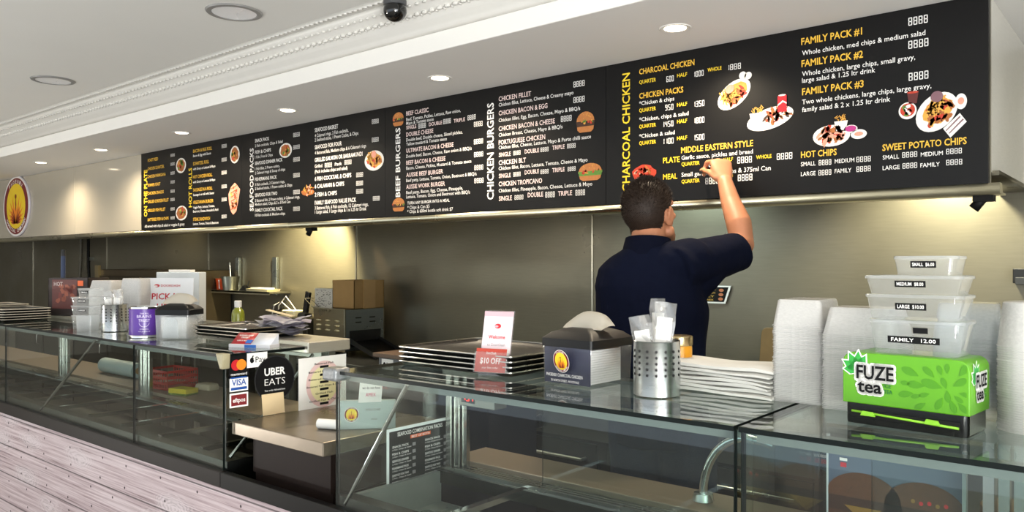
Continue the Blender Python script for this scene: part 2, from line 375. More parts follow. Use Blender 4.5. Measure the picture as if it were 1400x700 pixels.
# menu print: (style, words, x, z, width, letter height) in metres on each board
MENU = [
  [  # board 0
    ('yv', 'ON THE PLATE', 0.103, 0.108, 0.365, 0.052),
    ('o', 'ROAST FEED', 0.113, 0.532, 0.164, 0.0231),
    ('o', 'CHICKEN SCHNITZEL', 0.113, 0.467, 0.263, 0.0231),
    ('o', 'CHICKEN PARMIGIANA', 0.113, 0.406, 0.285, 0.0231),
    ('o', 'SUMMER FEAST', 0.113, 0.339, 0.201, 0.0231),
    ('o', 'CHICKEN SNACKS', 0.113, 0.276, 0.254, 0.0231),
    ('o', 'GRILLED CHICKEN FILLET', 0.113, 0.211, 0.331, 0.0231),
    ('o', 'GRILLED FISH FILLET', 0.113, 0.143, 0.279, 0.0231),
    ('o', 'BATTERED FISH & CHIPS', 0.113, 0.072, 0.331, 0.0231),
    ('w', 'All served with chips & salad or veggies & gravy', 0.061, 0.023, 0.62, 0.0202),
    ('d', '8888', 0.474, 0.54, 0.06, 0.0208),
    ('d', '8888', 0.474, 0.474, 0.06, 0.0208),
    ('d', '8888', 0.474, 0.407, 0.06, 0.0208),
    ('d', '8888', 0.474, 0.341, 0.06, 0.0208),
    ('d', '8888', 0.474, 0.272, 0.06, 0.0208),
    ('d', '8888', 0.474, 0.21, 0.06, 0.0208),
    ('d', '8888', 0.474, 0.14, 0.06, 0.0208),
    ('d', '8888', 0.474, 0.073, 0.06, 0.0208),
    ('pic', 'plate', 0.629, 0.463, 0.073, 0.0555, 0),
    ('pic', 'plate', 0.637, 0.114, 0.085, 0.054, 0),
    ('yv', 'HOT ROLLS', 0.787, 0.151, 0.284, 0.046),
    ('o', 'BACON & EGG ROLL', 0.804, 0.541, 0.259, 0.0229),
    ('w', 'Bacon & Egg with Sauce', 0.804, 0.51, 0.245, 0.0171),
    ('o', 'SCHNITZEL ROLL', 0.804, 0.45, 0.219, 0.0229),
    ('w', 'with Gravy or Lettuce & Mayo', 0.804, 0.415, 0.303, 0.0171),
    ('o', 'HOT CHICKEN ROLL', 0.804, 0.355, 0.264, 0.0229),
    ('w', 'with Gravy or Lettuce & Mayo', 0.804, 0.321, 0.303, 0.0171),
    ('o', 'SAUSAGE IN A ROLL', 0.804, 0.261, 0.264, 0.0229),
    ('w', 'Sausage in a roll with Sauce', 0.804, 0.229, 0.285, 0.0171),
    ('o', 'VEGETARIAN BURGER', 0.804, 0.172, 0.277, 0.0229),
    ('w', 'Veggie Patty, Lettuce, Tomato,', 0.804, 0.139, 0.293, 0.0171),
    ('w', 'Beetroot, Cheese, Avocado & Aioli', 0.804, 0.11, 0.343, 0.0171),
    ('o', 'STEAK SANDWICH', 0.804, 0.05, 0.232, 0.0229),
    ('w', 'Lettuce, Tomato, Onion & Beetroot', 0.804, 0.02, 0.345, 0.0171),
    ('d', '8888', 1.191, 0.539, 0.063, 0.0233),
    ('d', '8888', 1.191, 0.446, 0.063, 0.0233),
    ('d', '8888', 1.191, 0.357, 0.063, 0.0233),
    ('d', '8888', 1.191, 0.262, 0.063, 0.0233),
    ('d', '8888', 1.191, 0.172, 0.063, 0.0233),
    ('d', '8888', 1.191, 0.055, 0.063, 0.0233),
    ('pic', 'wrap', 1.357, 0.48, 0.059, 0.0591, 0),
    ('pic', 'fillet', 1.349, 0.182, 0.077, 0.1075, 0),
  ],
  [  # board 1
    ('wv', 'SEAFOOD PACKS', 0.14, 0.089, 0.414, 0.042),
    ('w', 'SNACK PACK', 0.159, 0.537, 0.161, 0.022),
    ('t', '2 Fish cocktails, Chips & Salad', 0.159, 0.506, 0.311, 0.0179),
    ('w', 'FISH & CHIPS', 0.159, 0.462, 0.182, 0.022),
    ('t', '1 Fish, Fries & Chips', 0.159, 0.432, 0.201, 0.0179),
    ('w', 'SEAFOOD DINNER PACK', 0.159, 0.389, 0.309, 0.022),
    ('t', '1 Fish fillet, 2 Prawn cutlets,', 0.159, 0.355, 0.279, 0.0179),
    ('t', '2 Calamari rings & Scoop of chips', 0.159, 0.328, 0.338, 0.0179),
    ('w', 'FISHERMANS PACK', 0.159, 0.284, 0.247, 0.022),
    ('t', '3 Fish cocktails, 2 Calamari rings,', 0.159, 0.252, 0.334, 0.0179),
    ('t', '2 Seafood sticks, 1 Prawn cutlet, & Chips', 0.159, 0.225, 0.412, 0.0179),
    ('w', 'SEAFOOD FOR TWO', 0.159, 0.18, 0.252, 0.022),
    ('t', '2 Battered fish, 2 Prawn cutlets, 6 Calamari rings,', 0.159, 0.147, 0.493, 0.0179),
    ('t', 'Medium salad, Chips & 2 x 375ml Can', 0.159, 0.122, 0.394, 0.0179),
    ('w', 'FAMILY COCKTAIL PACK', 0.159, 0.081, 0.311, 0.022),
    ('t', '10 Fish cocktails & Medium chips', 0.159, 0.051, 0.338, 0.0179),
    ('d', '8888', 0.584, 0.529, 0.066, 0.0247),
    ('d', '8888', 0.584, 0.452, 0.066, 0.0247),
    ('d', '8888', 0.584, 0.376, 0.066, 0.0247),
    ('d', '8888', 0.584, 0.278, 0.066, 0.0247),
    ('d', '8888', 0.584, 0.174, 0.066, 0.0247),
    ('d', '8888', 0.584, 0.07, 0.066, 0.0247),
    ('pic', 'plate', 0.502, 0.454, 0.068, 0.0459, 0),
    ('pic', 'fish', 0.733, 0.191, 0.067, 0.0344, 0),
    ('w', 'SEAFOOD BASKET', 0.804, 0.536, 0.224, 0.024),
    ('w', 'SEAFOOD FOR FOUR', 0.804, 0.433, 0.257, 0.024),
    ('w', 'GRILLED SALMON OR BARRAMUNDI', 0.804, 0.356, 0.445, 0.024),
    ('w', '6 FISH COCKTAIL & CHIPS', 0.804, 0.242, 0.345, 0.024),
    ('w', '6 CALAMARI & CHIPS', 0.804, 0.197, 0.28, 0.024),
    ('w', '2 FISH & CHIPS', 0.804, 0.147, 0.212, 0.024),
    ('w', 'FAMILY SEAFOOD VALUE PACK', 0.804, 0.098, 0.388, 0.024),
    ('t', '4 Calamari rings, 2 Fish cocktails,', 0.804, 0.505, 0.32, 0.0202),
    ('t', '2 Seafood sticks, 1 Prawn Cutlet, & Chips', 0.804, 0.479, 0.408, 0.0202),
    ('t', '4 Battered fish, Medium chips & 6 Calamari rings', 0.804, 0.401, 0.476, 0.0202),
    ('t', 'Grilled', 0.804, 0.32, 0.072, 0.0202),
    ('t', '(Pack includes chips and salad)', 0.804, 0.288, 0.31, 0.0202),
    ('t', '3 Battered fish, 6 Fish cocktails, 12 Calamari rings,', 0.804, 0.069, 0.496, 0.0202),
    ('t', '1 Large salad, 1 Large chips & 1 x 1.25 ltr Drink', 0.804, 0.045, 0.478, 0.0202),
    ('t', 'Pack', 0.998, 0.318, 0.063, 0.0196),
    ('d', '8888', 0.902, 0.315, 0.067, 0.0262),
    ('d', '8888', 1.088, 0.317, 0.062, 0.0255),
    ('d', '8888', 1.194, 0.237, 0.059, 0.0251),
    ('d', '8888', 1.194, 0.189, 0.059, 0.0251),
    ('d', '8888', 1.194, 0.143, 0.059, 0.0251),
    ('d', '8888', 1.34, 0.095, 0.056, 0.0246),
    ('d', '8888', 1.331, 0.526, 0.056, 0.0246),
    ('d', '8888', 1.331, 0.424, 0.056, 0.0246),
    ('pic', 'platter', 1.35, 0.32, 0.082, 0.0562, 0),
  ],
  [  # board 2
    ('pic', 'burger', 0.107, 0.527, 0.046, 0.0388, 0),
    ('pic', 'burger', 0.11, 0.063, 0.051, 0.0388, 0),
    ('wv', 'BEEF BURGERS', 0.122, 0.105, 0.376, 0.036),
    ('p', 'BEEF CLASSIC', 0.171, 0.539, 0.171, 0.0223),
    ('t', 'Beef, Tomato, Pickles, Lettuce, Raw onion,', 0.171, 0.51, 0.402, 0.0172),
    ('t', 'Mayo & Tomato sauce', 0.171, 0.489, 0.209, 0.0172),
    ('p', 'DOUBLE CHEESE', 0.171, 0.426, 0.206, 0.0223),
    ('t', 'Double beef, Double cheese, Sliced pickles,', 0.171, 0.4, 0.415, 0.0172),
    ('t', 'Yellow mustard & Tomato sauce', 0.171, 0.377, 0.305, 0.0172),
    ('p', 'ULTIMATE BACON & CHEESE', 0.171, 0.34, 0.352, 0.0223),
    ('t', 'Double beef, Bacon, Cheese, Raw onion & BBQ/s', 0.171, 0.312, 0.478, 0.0172),
    ('p', 'BEEF BACON & CHEESE', 0.171, 0.274, 0.295, 0.0223),
    ('t', 'Bacon, Cheese, Pickles, Mustard & Tomato sauce', 0.171, 0.248, 0.476, 0.0172),
    ('p', 'AUSSIE BEEF BURGER', 0.171, 0.209, 0.278, 0.0223),
    ('t', 'Beef patty, Lettuce, Tomato, Onion, Beetroot & BBQ/s', 0.171, 0.182, 0.511, 0.0172),
    ('p', 'AUSSIE WORK BURGER', 0.171, 0.145, 0.291, 0.0223),
    ('t', 'Beef patty, Bacon, Egg, Cheese, Pineapple,', 0.171, 0.117, 0.418, 0.0172),
    ('t', 'Lettuce, Tomato, Onion and Beetroot with BBQ/s', 0.171, 0.094, 0.467, 0.0172),
    ('w', 'TURN ANY BURGER INTO A MEAL', 0.179, 0.061, 0.317, 0.0152),
    ('t', '* Chips & Can $5', 0.179, 0.036, 0.17, 0.0172),
    ('t', '* Chips & 600ml bottle soft drink $7', 0.179, 0.014, 0.34, 0.0172),
    ('p', 'SINGLE', 0.171, 0.465, 0.078, 0.0192),
    ('p', 'DOUBLE', 0.345, 0.463, 0.097, 0.0187),
    ('p', 'TRIPLE', 0.525, 0.461, 0.079, 0.0182),
    ('d', '8888', 0.265, 0.459, 0.056, 0.0259),
    ('d', '8888', 0.451, 0.462, 0.053, 0.0252),
    ('d', '8888', 0.622, 0.462, 0.054, 0.0245),
    ('d', '8888', 0.665, 0.424, 0.057, 0.0243),
    ('d', '8888', 0.665, 0.337, 0.06, 0.0243),
    ('d', '8888', 0.666, 0.273, 0.06, 0.0243),
    ('d', '8888', 0.668, 0.208, 0.058, 0.0243),
    ('d', '8888', 0.668, 0.143, 0.061, 0.0243),
    ('wv', 'CHICKEN BURGERS', 0.795, 0.056, 0.473, 0.042),
    ('p', 'CHICKEN FILLET', 0.828, 0.53, 0.2, 0.0223),
    ('t', 'Chicken fillet, Lettuce, Cheese & Creamy mayo', 0.828, 0.504, 0.443, 0.0172),
    ('p', 'CHICKEN BACON & EGG', 0.828, 0.461, 0.296, 0.0223),
    ('t', 'Chicken fillet, Egg, Bacon, Cheese, Mayo & BBQ/s', 0.828, 0.429, 0.479, 0.0172),
    ('p', 'CHICKEN BACON & CHEESE', 0.828, 0.386, 0.339, 0.0223),
    ('t', 'Chicken Breast, Cheese, Mayo & BBQ/s', 0.828, 0.358, 0.382, 0.0172),
    ('p', 'PORTUGUESE CHICKEN', 0.828, 0.319, 0.283, 0.0223),
    ('t', 'Chicken fillet, Cheese, Lettuce, Mayo & Porto chilli sauce', 0.828, 0.297, 0.537, 0.0172),
    ('p', 'CHICKEN BLT', 0.828, 0.221, 0.169, 0.0223),
    ('t', 'Chicken fillet, Bacon, Lettuce, Tomato, Cheese & Mayo', 0.828, 0.196, 0.519, 0.0172),
    ('p', 'CHICKEN TROPICANO', 0.828, 0.118, 0.265, 0.0223),
    ('t', 'Chicken fillet, Pineapple, Bacon, Cheese, Lettuce & Mayo', 0.828, 0.088, 0.544, 0.0172),
    ('p', 'SINGLE', 0.829, 0.26, 0.075, 0.0203),
    ('p', 'DOUBLE', 0.99, 0.262, 0.085, 0.0197),
    ('p', 'TRIPLE', 1.152, 0.265, 0.07, 0.0192),
    ('p', 'SINGLE', 0.829, 0.158, 0.075, 0.0203),
    ('p', 'DOUBLE', 0.99, 0.164, 0.085, 0.0197),
    ('p', 'TRIPLE', 1.152, 0.162, 0.07, 0.0192),
    ('p', 'SINGLE', 0.829, 0.047, 0.082, 0.0227),
    ('p', 'DOUBLE', 1.008, 0.055, 0.091, 0.022),
    ('p', 'TRIPLE', 1.185, 0.052, 0.078, 0.0213),
    ('d', '8888', 1.271, 0.534, 0.06, 0.0253),
    ('d', '8888', 1.271, 0.464, 0.06, 0.0253),
    ('d', '8888', 1.201, 0.387, 0.059, 0.0256),
    ('d', '8888', 0.92, 0.26, 0.044, 0.021),
    ('d', '8888', 1.084, 0.261, 0.046, 0.0203),
    ('d', '8888', 1.236, 0.264, 0.046, 0.0198),
    ('d', '8888', 0.92, 0.158, 0.044, 0.021),
    ('d', '8888', 1.084, 0.159, 0.046, 0.0203),
    ('d', '8888', 1.239, 0.16, 0.043, 0.0198),
    ('d', '8888', 0.928, 0.048, 0.053, 0.0209),
    ('d', '8888', 1.112, 0.048, 0.054, 0.0261),
    ('d', '8888', 1.282, 0.048, 0.051, 0.0253),
    ('pic', 'burger', 1.336, 0.371, 0.05, 0.0482, 0),
    ('pic', 'burgerg', 1.361, 0.148, 0.064, 0.0406, 0),
  ],
  [  # board 3
    ('yv', 'CHARCOAL CHICKEN', 0.121, 0.05, 0.506, 0.037),
    ('g', 'CHARCOAL CHICKEN', 0.167, 0.54, 0.254, 0.0233),
    ('g', 'CHICKEN PACKS', 0.167, 0.438, 0.205, 0.0233),
    ('g', 'MIDDLE EASTERN STYLE', 0.362, 0.192, 0.303, 0.0233),
    ('y', 'QUARTER', 0.167, 0.5, 0.08, 0.0155),
    ('y', 'HALF', 0.344, 0.501, 0.045, 0.015),
    ('y', 'WHOLE', 0.478, 0.503, 0.059, 0.0146),
    ('y', 'QUARTER', 0.167, 0.381, 0.08, 0.0155),
    ('y', 'HALF', 0.344, 0.382, 0.045, 0.015),
    ('y', 'QUARTER', 0.167, 0.313, 0.08, 0.0155),
    ('y', 'HALF', 0.344, 0.314, 0.045, 0.015),
    ('y', 'QUARTER', 0.167, 0.243, 0.08, 0.0155),
    ('y', 'HALF', 0.344, 0.246, 0.045, 0.015),
    ('y', 'QUARTER', 0.364, 0.139, 0.08, 0.0149),
    ('y', 'HALF', 0.546, 0.142, 0.038, 0.0144),
    ('y', 'WHOLE', 0.677, 0.141, 0.06, 0.014),
    ('y', 'QUARTER', 0.364, 0.069, 0.08, 0.0149),
    ('y', 'HALF', 0.546, 0.074, 0.038, 0.0144),
    ('y', 'PLATE', 0.28, 0.157, 0.076, 0.0227),
    ('y', 'MEAL', 0.28, 0.09, 0.065, 0.0218),
    ('t', '*Chicken & chips', 0.167, 0.41, 0.164, 0.0165),
    ('t', '*Chicken, chips & salad', 0.167, 0.342, 0.228, 0.0165),
    ('t', '*Chicken & salad', 0.167, 0.272, 0.166, 0.0165),
    ('t', 'Garlic sauce, pickles and bread', 0.364, 0.164, 0.3, 0.0168),
    ('t', 'Small garlic sauce, chips & 375ml Can', 0.364, 0.095, 0.37, 0.0177),
    ('d', ' 600', 0.283, 0.489, 0.046, 0.0237),
    ('d', '1000', 0.415, 0.491, 0.046, 0.023),
    ('d', '1888', 0.557, 0.495, 0.059, 0.0224),
    ('d', ' 950', 0.276, 0.373, 0.051, 0.0237),
    ('d', '1350', 0.415, 0.371, 0.049, 0.023),
    ('d', '1450', 0.275, 0.305, 0.052, 0.0237),
    ('d', '1800', 0.415, 0.305, 0.049, 0.023),
    ('d', '1100', 0.275, 0.235, 0.053, 0.0237),
    ('d', '1500', 0.415, 0.237, 0.049, 0.023),
    ('d', '8888', 0.469, 0.126, 0.053, 0.0256),
    ('d', '8888', 0.602, 0.13, 0.058, 0.0249),
    ('d', '8888', 0.757, 0.131, 0.058, 0.024),
    ('d', '8888', 0.469, 0.058, 0.057, 0.0256),
    ('d', '8888', 0.604, 0.062, 0.058, 0.0249),
    ('pic', 'platter', 0.588, 0.399, 0.075, 0.0463, 35),
    ('pic', 'dinner', 0.73, 0.289, 0.091, 0.0397, 12),
    ('pic', 'chips', 0.681, 0.309, 0.033, 0.0437, 0),
    ('pic', 'can', 0.778, 0.339, 0.017, 0.0325, 0),
    ('pic', 'roast', 0.191, 0.116, 0.06, 0.0405, 0),
    ('g', 'FAMILY PACK #1', 0.848, 0.544, 0.212, 0.0248),
    ('g', 'FAMILY PACK #2', 0.849, 0.463, 0.214, 0.0248),
    ('g', 'FAMILY PACK #3', 0.851, 0.36, 0.214, 0.0247),
    ('t', 'Whole chicken, med chips & medium salad', 0.851, 0.505, 0.409, 0.0175),
    ('t', 'Whole chicken, large chips, small gravy,', 0.851, 0.429, 0.378, 0.0175),
    ('t', 'large salad & 1.25 ltr drink', 0.851, 0.405, 0.252, 0.0175),
    ('t', 'Two whole chickens, large chips, large gravy,', 0.851, 0.326, 0.427, 0.0175),
    ('t', 'family salad & 2 x 1.25 ltr drink', 0.851, 0.298, 0.3, 0.0175),
    ('d', '8888', 1.208, 0.545, 0.059, 0.0266),
    ('d', '8888', 1.208, 0.467, 0.061, 0.0266),
    ('d', '8888', 1.209, 0.359, 0.06, 0.0266),
    ('g', 'HOT CHIPS', 0.847, 0.131, 0.127, 0.0227),
    ('g', 'SWEET POTATO CHIPS', 1.126, 0.131, 0.255, 0.0223),
    ('t', 'SMALL', 0.847, 0.1, 0.053, 0.0155),
    ('t', 'MEDIUM', 0.967, 0.101, 0.067, 0.0151),
    ('t', 'LARGE', 0.847, 0.064, 0.053, 0.0155),
    ('t', 'FAMILY', 0.967, 0.066, 0.057, 0.0151),
    ('t', 'SMALL', 1.127, 0.101, 0.052, 0.0145),
    ('t', 'MEDIUM', 1.246, 0.101, 0.066, 0.0141),
    ('t', 'LARGE', 1.127, 0.065, 0.054, 0.0145),
    ('t', 'FAMILY', 1.245, 0.065, 0.058, 0.0141),
    ('d', '8888', 0.911, 0.098, 0.044, 0.0193),
    ('d', '8888', 1.041, 0.099, 0.047, 0.0188),
    ('d', '8888', 0.91, 0.062, 0.045, 0.0193),
    ('d', '8888', 1.041, 0.065, 0.047, 0.0188),
    ('d', '8888', 1.189, 0.102, 0.046, 0.0181),
    ('d', '8888', 1.322, 0.102, 0.045, 0.0176),
    ('d', '8888', 1.19, 0.065, 0.045, 0.0181),
    ('d', '8888', 1.322, 0.066, 0.046, 0.0176),
    ('pic', 'roast', 0.955, 0.201, 0.065, 0.0383, 0),
    ('pic', 'chips', 0.989, 0.245, 0.026, 0.032, 0),
    ('pic', 'dip2', 1.022, 0.218, 0.023, 0.0139, 0),
    ('pic', 'dip', 1.049, 0.197, 0.027, 0.0168, 0),
    ('pic', 'bigplatter', 1.293, 0.244, 0.071, 0.054, 48),
    ('pic', 'cola', 1.222, 0.3, 0.022, 0.0189, 0),
    ('pic', 'salad', 1.206, 0.259, 0.028, 0.0286, 0),
    ('pic', 'dip', 1.365, 0.27, 0.017, 0.0256, 0),
    ('pic', 'napkin', 1.348, 0.194, 0.037, 0.022, 45),
  ],
]
# ================================================================== THE SETTING
T = 1.205          # top of the glass counter
FY = 1.46          # front plane of the counter
PAINT = pm('ceiling_paint', '#E9E8E3', 0.85, var=0.02, scale=3)
PAINT2 = pm('bulkhead_paint', '#E9E7E2', 0.8, var=0.02, scale=3)
WALLP = pm('shop_wall_paint', '#C9C5BC', 0.85, var=0.03, scale=2)
FLOORM = pm('floor_tile', '#827D76', 0.5, var=0.12, scale=5)
b = B(); box(b, -14, 2.6, -3.1, 3.95, -0.12, 0.0); struct('floor', b, FLOORM)
b = B(); box(b, -14, 2.6, -3.1, 2.30, 2.552, 2.66); struct('ceiling', b, PAINT)
b = B(); box(b, -14, 2.6, 2.26, 3.95, 2.38, 2.66)
o = struct('trim_1', b, PAINT2, bev=0.004); o['label'] = 'lowered painted bulkhead with downlights over the counter'
# cornice of the upper ceiling: stepped profile with an egg-and-dart band
b = B()
prof = [(2.262, 2.455), (2.225, 2.455), (2.222, 2.463), (2.205, 2.466), (2.190, 2.482), (2.180, 2.484), (2.165, 2.508), (2.150, 2.512), (2.128, 2.530), (2.105, 2.536), (2.095, 2.5525), (2.262, 2.5525)]
prism(b, [(-13.9, y, z) for y, z in prof], (16.4, 0, 0))
x = -13.0
while x < 2.4:
    for dy, dz, s_ in ((2.158, 2.505, 1.0), (2.118, 2.528, 0.7)):
        ell(b, (x, dy, dz), (0.015*s_, 0.010*s_, 0.009*s_), n=7, m=5)
    ell(b, (x + 0.021, 2.166, 2.500), (0.005, 0.011, 0.006), n=5, m=4)
    x += 0.042
for y0 in (2.035,):
    prism(b, [(-13.9, y0, 2.5525), (-10.4, y0 + 0.006, 2.5425), (-10.4, y0 + 0.022, 2.5425), (-10.4, y0 + 0.030, 2.5525)], (16.4, 0, 0))
    x = -13.0
    while x < 2.4:
        ell(b, (x, y0 + 0.014, 2.542), (0.010, 0.008, 0.005), n=6, m=4); x += 0.032
struct('trim_2', b, pm('cornice_paint', '#DAD8D2', 0.8, var=0.03, scale=30), recalc=True)
WALLSTEEL = steel_mat('wall_steel', '#7A7565', 0.36, (1.2, 1.2, 14), var=0.12, rvar=0.10, metal=0.62)
b = B(); box(b, -14, 2.6, 3.75, 3.95, -0.0, 2.38); struct('wall_back', b, WALLSTEEL)
b = B()
for x in (-13.03, -10.93, -8.83, -6.725, -4.63, -2.53, -0.43, 1.67): box(b, x - 0.006, x + 0.006, 3.744, 3.752, 0.9, 2.38)
struct('trim_3', b, steel_mat('steel_strip', '#B9B6AA', 0.3))
b = B(); box(b, -14.15, -14, -3.1, 3.95, 0, 2.66); struct('wall_left', b, WALLP)
b = B(); box(b, 2.6, 2.75, -3.1, -2.9, 0, 2.66); box(b, 2.6, 2.75, 0.8, 3.95, 0, 2.66); box(b, 2.6, 2.75, -2.9, 0.8, 2.35, 2.66); struct('wall_right', b, WALLP)
b = B()
box(b, -14, -6.2, -3.25, -3.1, 0, 2.66); box(b, 1.0, 2.6, -3.25, -3.1, 0, 2.66); box(b, -6.2, 1.0, -3.25, -3.1, 2.5, 2.66)
struct('wall_front', b, WALLP)

# recessed round lights -------------------------------------------------------
LAMPW = pm('lamp_glow', '#FFF2DC', 0.5, emit=('#FFE9C8', 9.0))
def downlight(x, y, label):
    t = thing('downlight', label, 'downlight', (x, y, 2.38), group='downlights in the bulkhead')
    b = B(); lathe(b, [(0.040, -0.001), (0.050, -0.004), (0.056, -0.003), (0.058, 0.0)], 28, cap0=False, cap1=False); obj('trim_ring', b, pm('ring_white', '#E6E4DE', 0.4), t, True)
    b = B(); lathe(b, [(0.0405, -0.0015), (0.034, -0.004), (0.012, -0.0055)], 28); obj('lamp_lens', b, LAMPW, t, True)
    return t
DL = ['lit round downlight above the charcoal chicken heading', 'lit round downlight above the burger menus', 'lit round downlight above the seafood menu', 'lit round downlight above the hot rolls menu', 'lit round downlight above the plain white panel', 'lit round downlight above the oval logo sign']
for x, l in zip(DOWN_X, DL):
    downlight(x, 2.60, l)
def ceiling_light(x, y, label):
    t = thing('recessed_ceiling_light', label, 'ceiling light', (x, y, 2.552), group='unlit reflector lights in the upper ceiling')
    b = B(); lathe(b, [(0.086, -0.002), (0.090, -0.007), (0.108, -0.006), (0.113, 0.0)], 40, cap0=False, cap1=False); obj('trim_ring', b, pm('ring_grey', '#8B8A88', 0.4), t, True)
    b = B(); lathe(b, [(0.0895, -0.0045), (0.070, -0.0030), (0.040, -0.0018), (0.028, -0.0015)], 40, cap0=False); obj('reflector', b, steel_mat('mirror_reflector', '#FDFEFF', 0.3, (30, 30, 30), rvar=0.15, metal=0.0), t, True)
    return t
for x, l in ((-2.954, 'unlit reflector ceiling light nearest the dome camera'), (-4.834, 'second unlit reflector ceiling light, further from the dome camera')):
    ceiling_light(x, 1.76, l)
t = thing('security_camera', 'small black dome security camera hanging under the ceiling moulding', 'camera', (-2.32, 2.07, 2.55))
b = B(); lathe(b, [(0.045, 0.0), (0.045, -0.018), (0.038, -0.022), (0.015, -0.026)], 28, c=(0, 0, -0.008)); obj('base', b, pm('camera_shell', '#4A4B4D', 0.4), t, True)
b = B(); ell(b, (0, 0, -0.047), (0.046, 0.046, 0.043), n=28, m=18); obj('dome', b, pm('smoked_dome', '#0B0C0D', 0.06, coat=0.6), t, True)

# ------------------------------------------------------------------ extraction hood
HX0, HX1 = -12.6, -0.445
hood = thing('extraction_hood', 'long stainless extraction hood hanging above the cooking wall', 'range hood', (-5.1, 3.3, 1.78))
HSTEEL = steel_mat('hood_steel', '#B4AF9F', 0.30)
b = B(); box(b, HX0, HX1, 2.93, 2.945, 1.778, 2.379); obj('front_sheet', b, HSTEEL, hood, world=True)
for x in (HX1 - 0.014, HX0):
    b = B(); box(b, x, x + 0.014, 2.945, 3.748, 1.815, 2.379); obj('side_panel', b, steel_mat('hood_side_steel', '#E6E4DC', 0.34, metal=0.45), hood, world=True)
b = B(); prism(b, [(HX0, 2.902, 1.742), (HX0, 2.902, 1.776), (HX0, 2.945, 1.776), (HX0, 2.96, 1.748), (HX0, 3.02, 1.748), (HX0, 3.02, 1.742)], (HX1 + 0.03 - HX0, 0, 0)); obj('gutter', b, steel_mat('gutter_steel', '#CFC9AE', 0.3), hood, world=True)
b = B(); prism(b, [(HX1 - 0.10, 2.96, 1.805), (HX1 + 0.02, 2.96, 1.805), (HX1 + 0.02, 2.96, 1.82), (HX1 - 0.10, 2.96, 1.82)], (0, 0.77, 0)); obj('side_gutter', b, steel_mat('dark_gutter', '#6E6A5C', 0.35), hood, world=True)
b = B(); x = -9.7
while x < HX1 - 0.5:
    box(b, x, x + 0.46, 3.60, 3.64, 2.06, 2.36); x += 0.48
obj('baffle_filters', b, STEELD, hood, world=True)
for x, lab in ((-4.11, None), (-0.47, None)):
    b = B(); box(b, x - 0.03, x + 0.03, 2.955, 3.0, 1.722, 1.744); cyl(b, (x, 2.975, 1.735), (x - 0.03, 2.975, 1.700), 0.014, 0.017); obj('clamp', b, BLACKM, hood, world=True)
b = B(); lathe(b, [(0.016, -0.03), (0.030, -0.022), (0.034, 0), (0.030, 0.022), (0.016, 0.03)], 20, c=(-3.2, 3.08, 1.805)); obj('lamp_lens', b, pm('hood_lamp', '#FFF6E0', 0.3, emit=('#FFF3D8', 4.0)), hood, True, world=True)

# white glossy panels left of the menu boards and the oval logo sign
GLOSSW = pm('gloss_panel', '#B3AC9D', 0.12, var=0.04, scale=2.5, coat=0.4)
for i, (x0, x1, lab) in enumerate(((-12.6, -7.490, 'glossy cream wall panel carrying the oval logo sign'), (-7.484, -6.217, 'glossy cream wall panel between logo and menu boards'))):
    b = B(); box(b, x0, x1, 2.902, 2.928, 1.778, 2.378); tag(obj('wall_panel', b, GLOSSW, bev=0.002), lab, 'panel', 'glossy cream panels')
t = thing('logo_sign', 'oval red and yellow flame logo sign at the far left', 'sign', (-8.86, 2.885, 2.09))
b = B(); rings(b, [[(0.352*math.cos(2*math.pi*i/56), y, 0.302*math.sin(2*math.pi*i/56)) for i in range(56)] for y in (0.017, 0.0)]); obj('sign_body', b, pm('sign_edge', '#D8D4E0', 0.4), t)
b = B(); emblem(b, plane((0, -0.0006, 0), (1, 0, 0), (0, 0, 1)), (0, -1, 0), (0, 0), 0.345, 0.296); obj('emblem', b, EMB, t, recalc=False)

# ------------------------------------------------------------------ the four menu boards
BOARDM = pm('menu_black', '#0A0909', 0.40, var=0.15, scale=4, spec=0.26)
SHOW = {
 'plate_white': pm('plate_white', '#E9E6DF', 0.4), 'food_brown': pm('food_brown', '#A4602C', 0.6, var=0.35, scale=90), 'food_gold': pm('food_gold', '#E0A544', 0.6, var=0.3, scale=90),
 'food_green': pm('food_green', '#5E8A35', 0.6, var=0.3, scale=90), 'food_red': pm('food_red', '#BF3A22', 0.6, var=0.3, scale=80), 'food_pink': pm('food_pink', '#E59A82', 0.6, var=0.25, scale=70),
 'bun': pm('bun_print', '#B8743A', 0.5, var=0.2, scale=60), 'patty': pm('patty_print', '#3E2416', 0.6, var=0.2, scale=60), 'can_red': pm('can_red', '#C01524', 0.35), 'sauce': pm('sauce_print', '#7E5A62', 0.4), 'purple': pm('dip_purple', '#B0327E', 0.5), 'cola': pm('cola_print', '#5A2320', 0.4)}
SK = list(SHOW); SI = {k: i for i, k in enumerate(SK)}; SM = [SHOW[k] for k in SK]
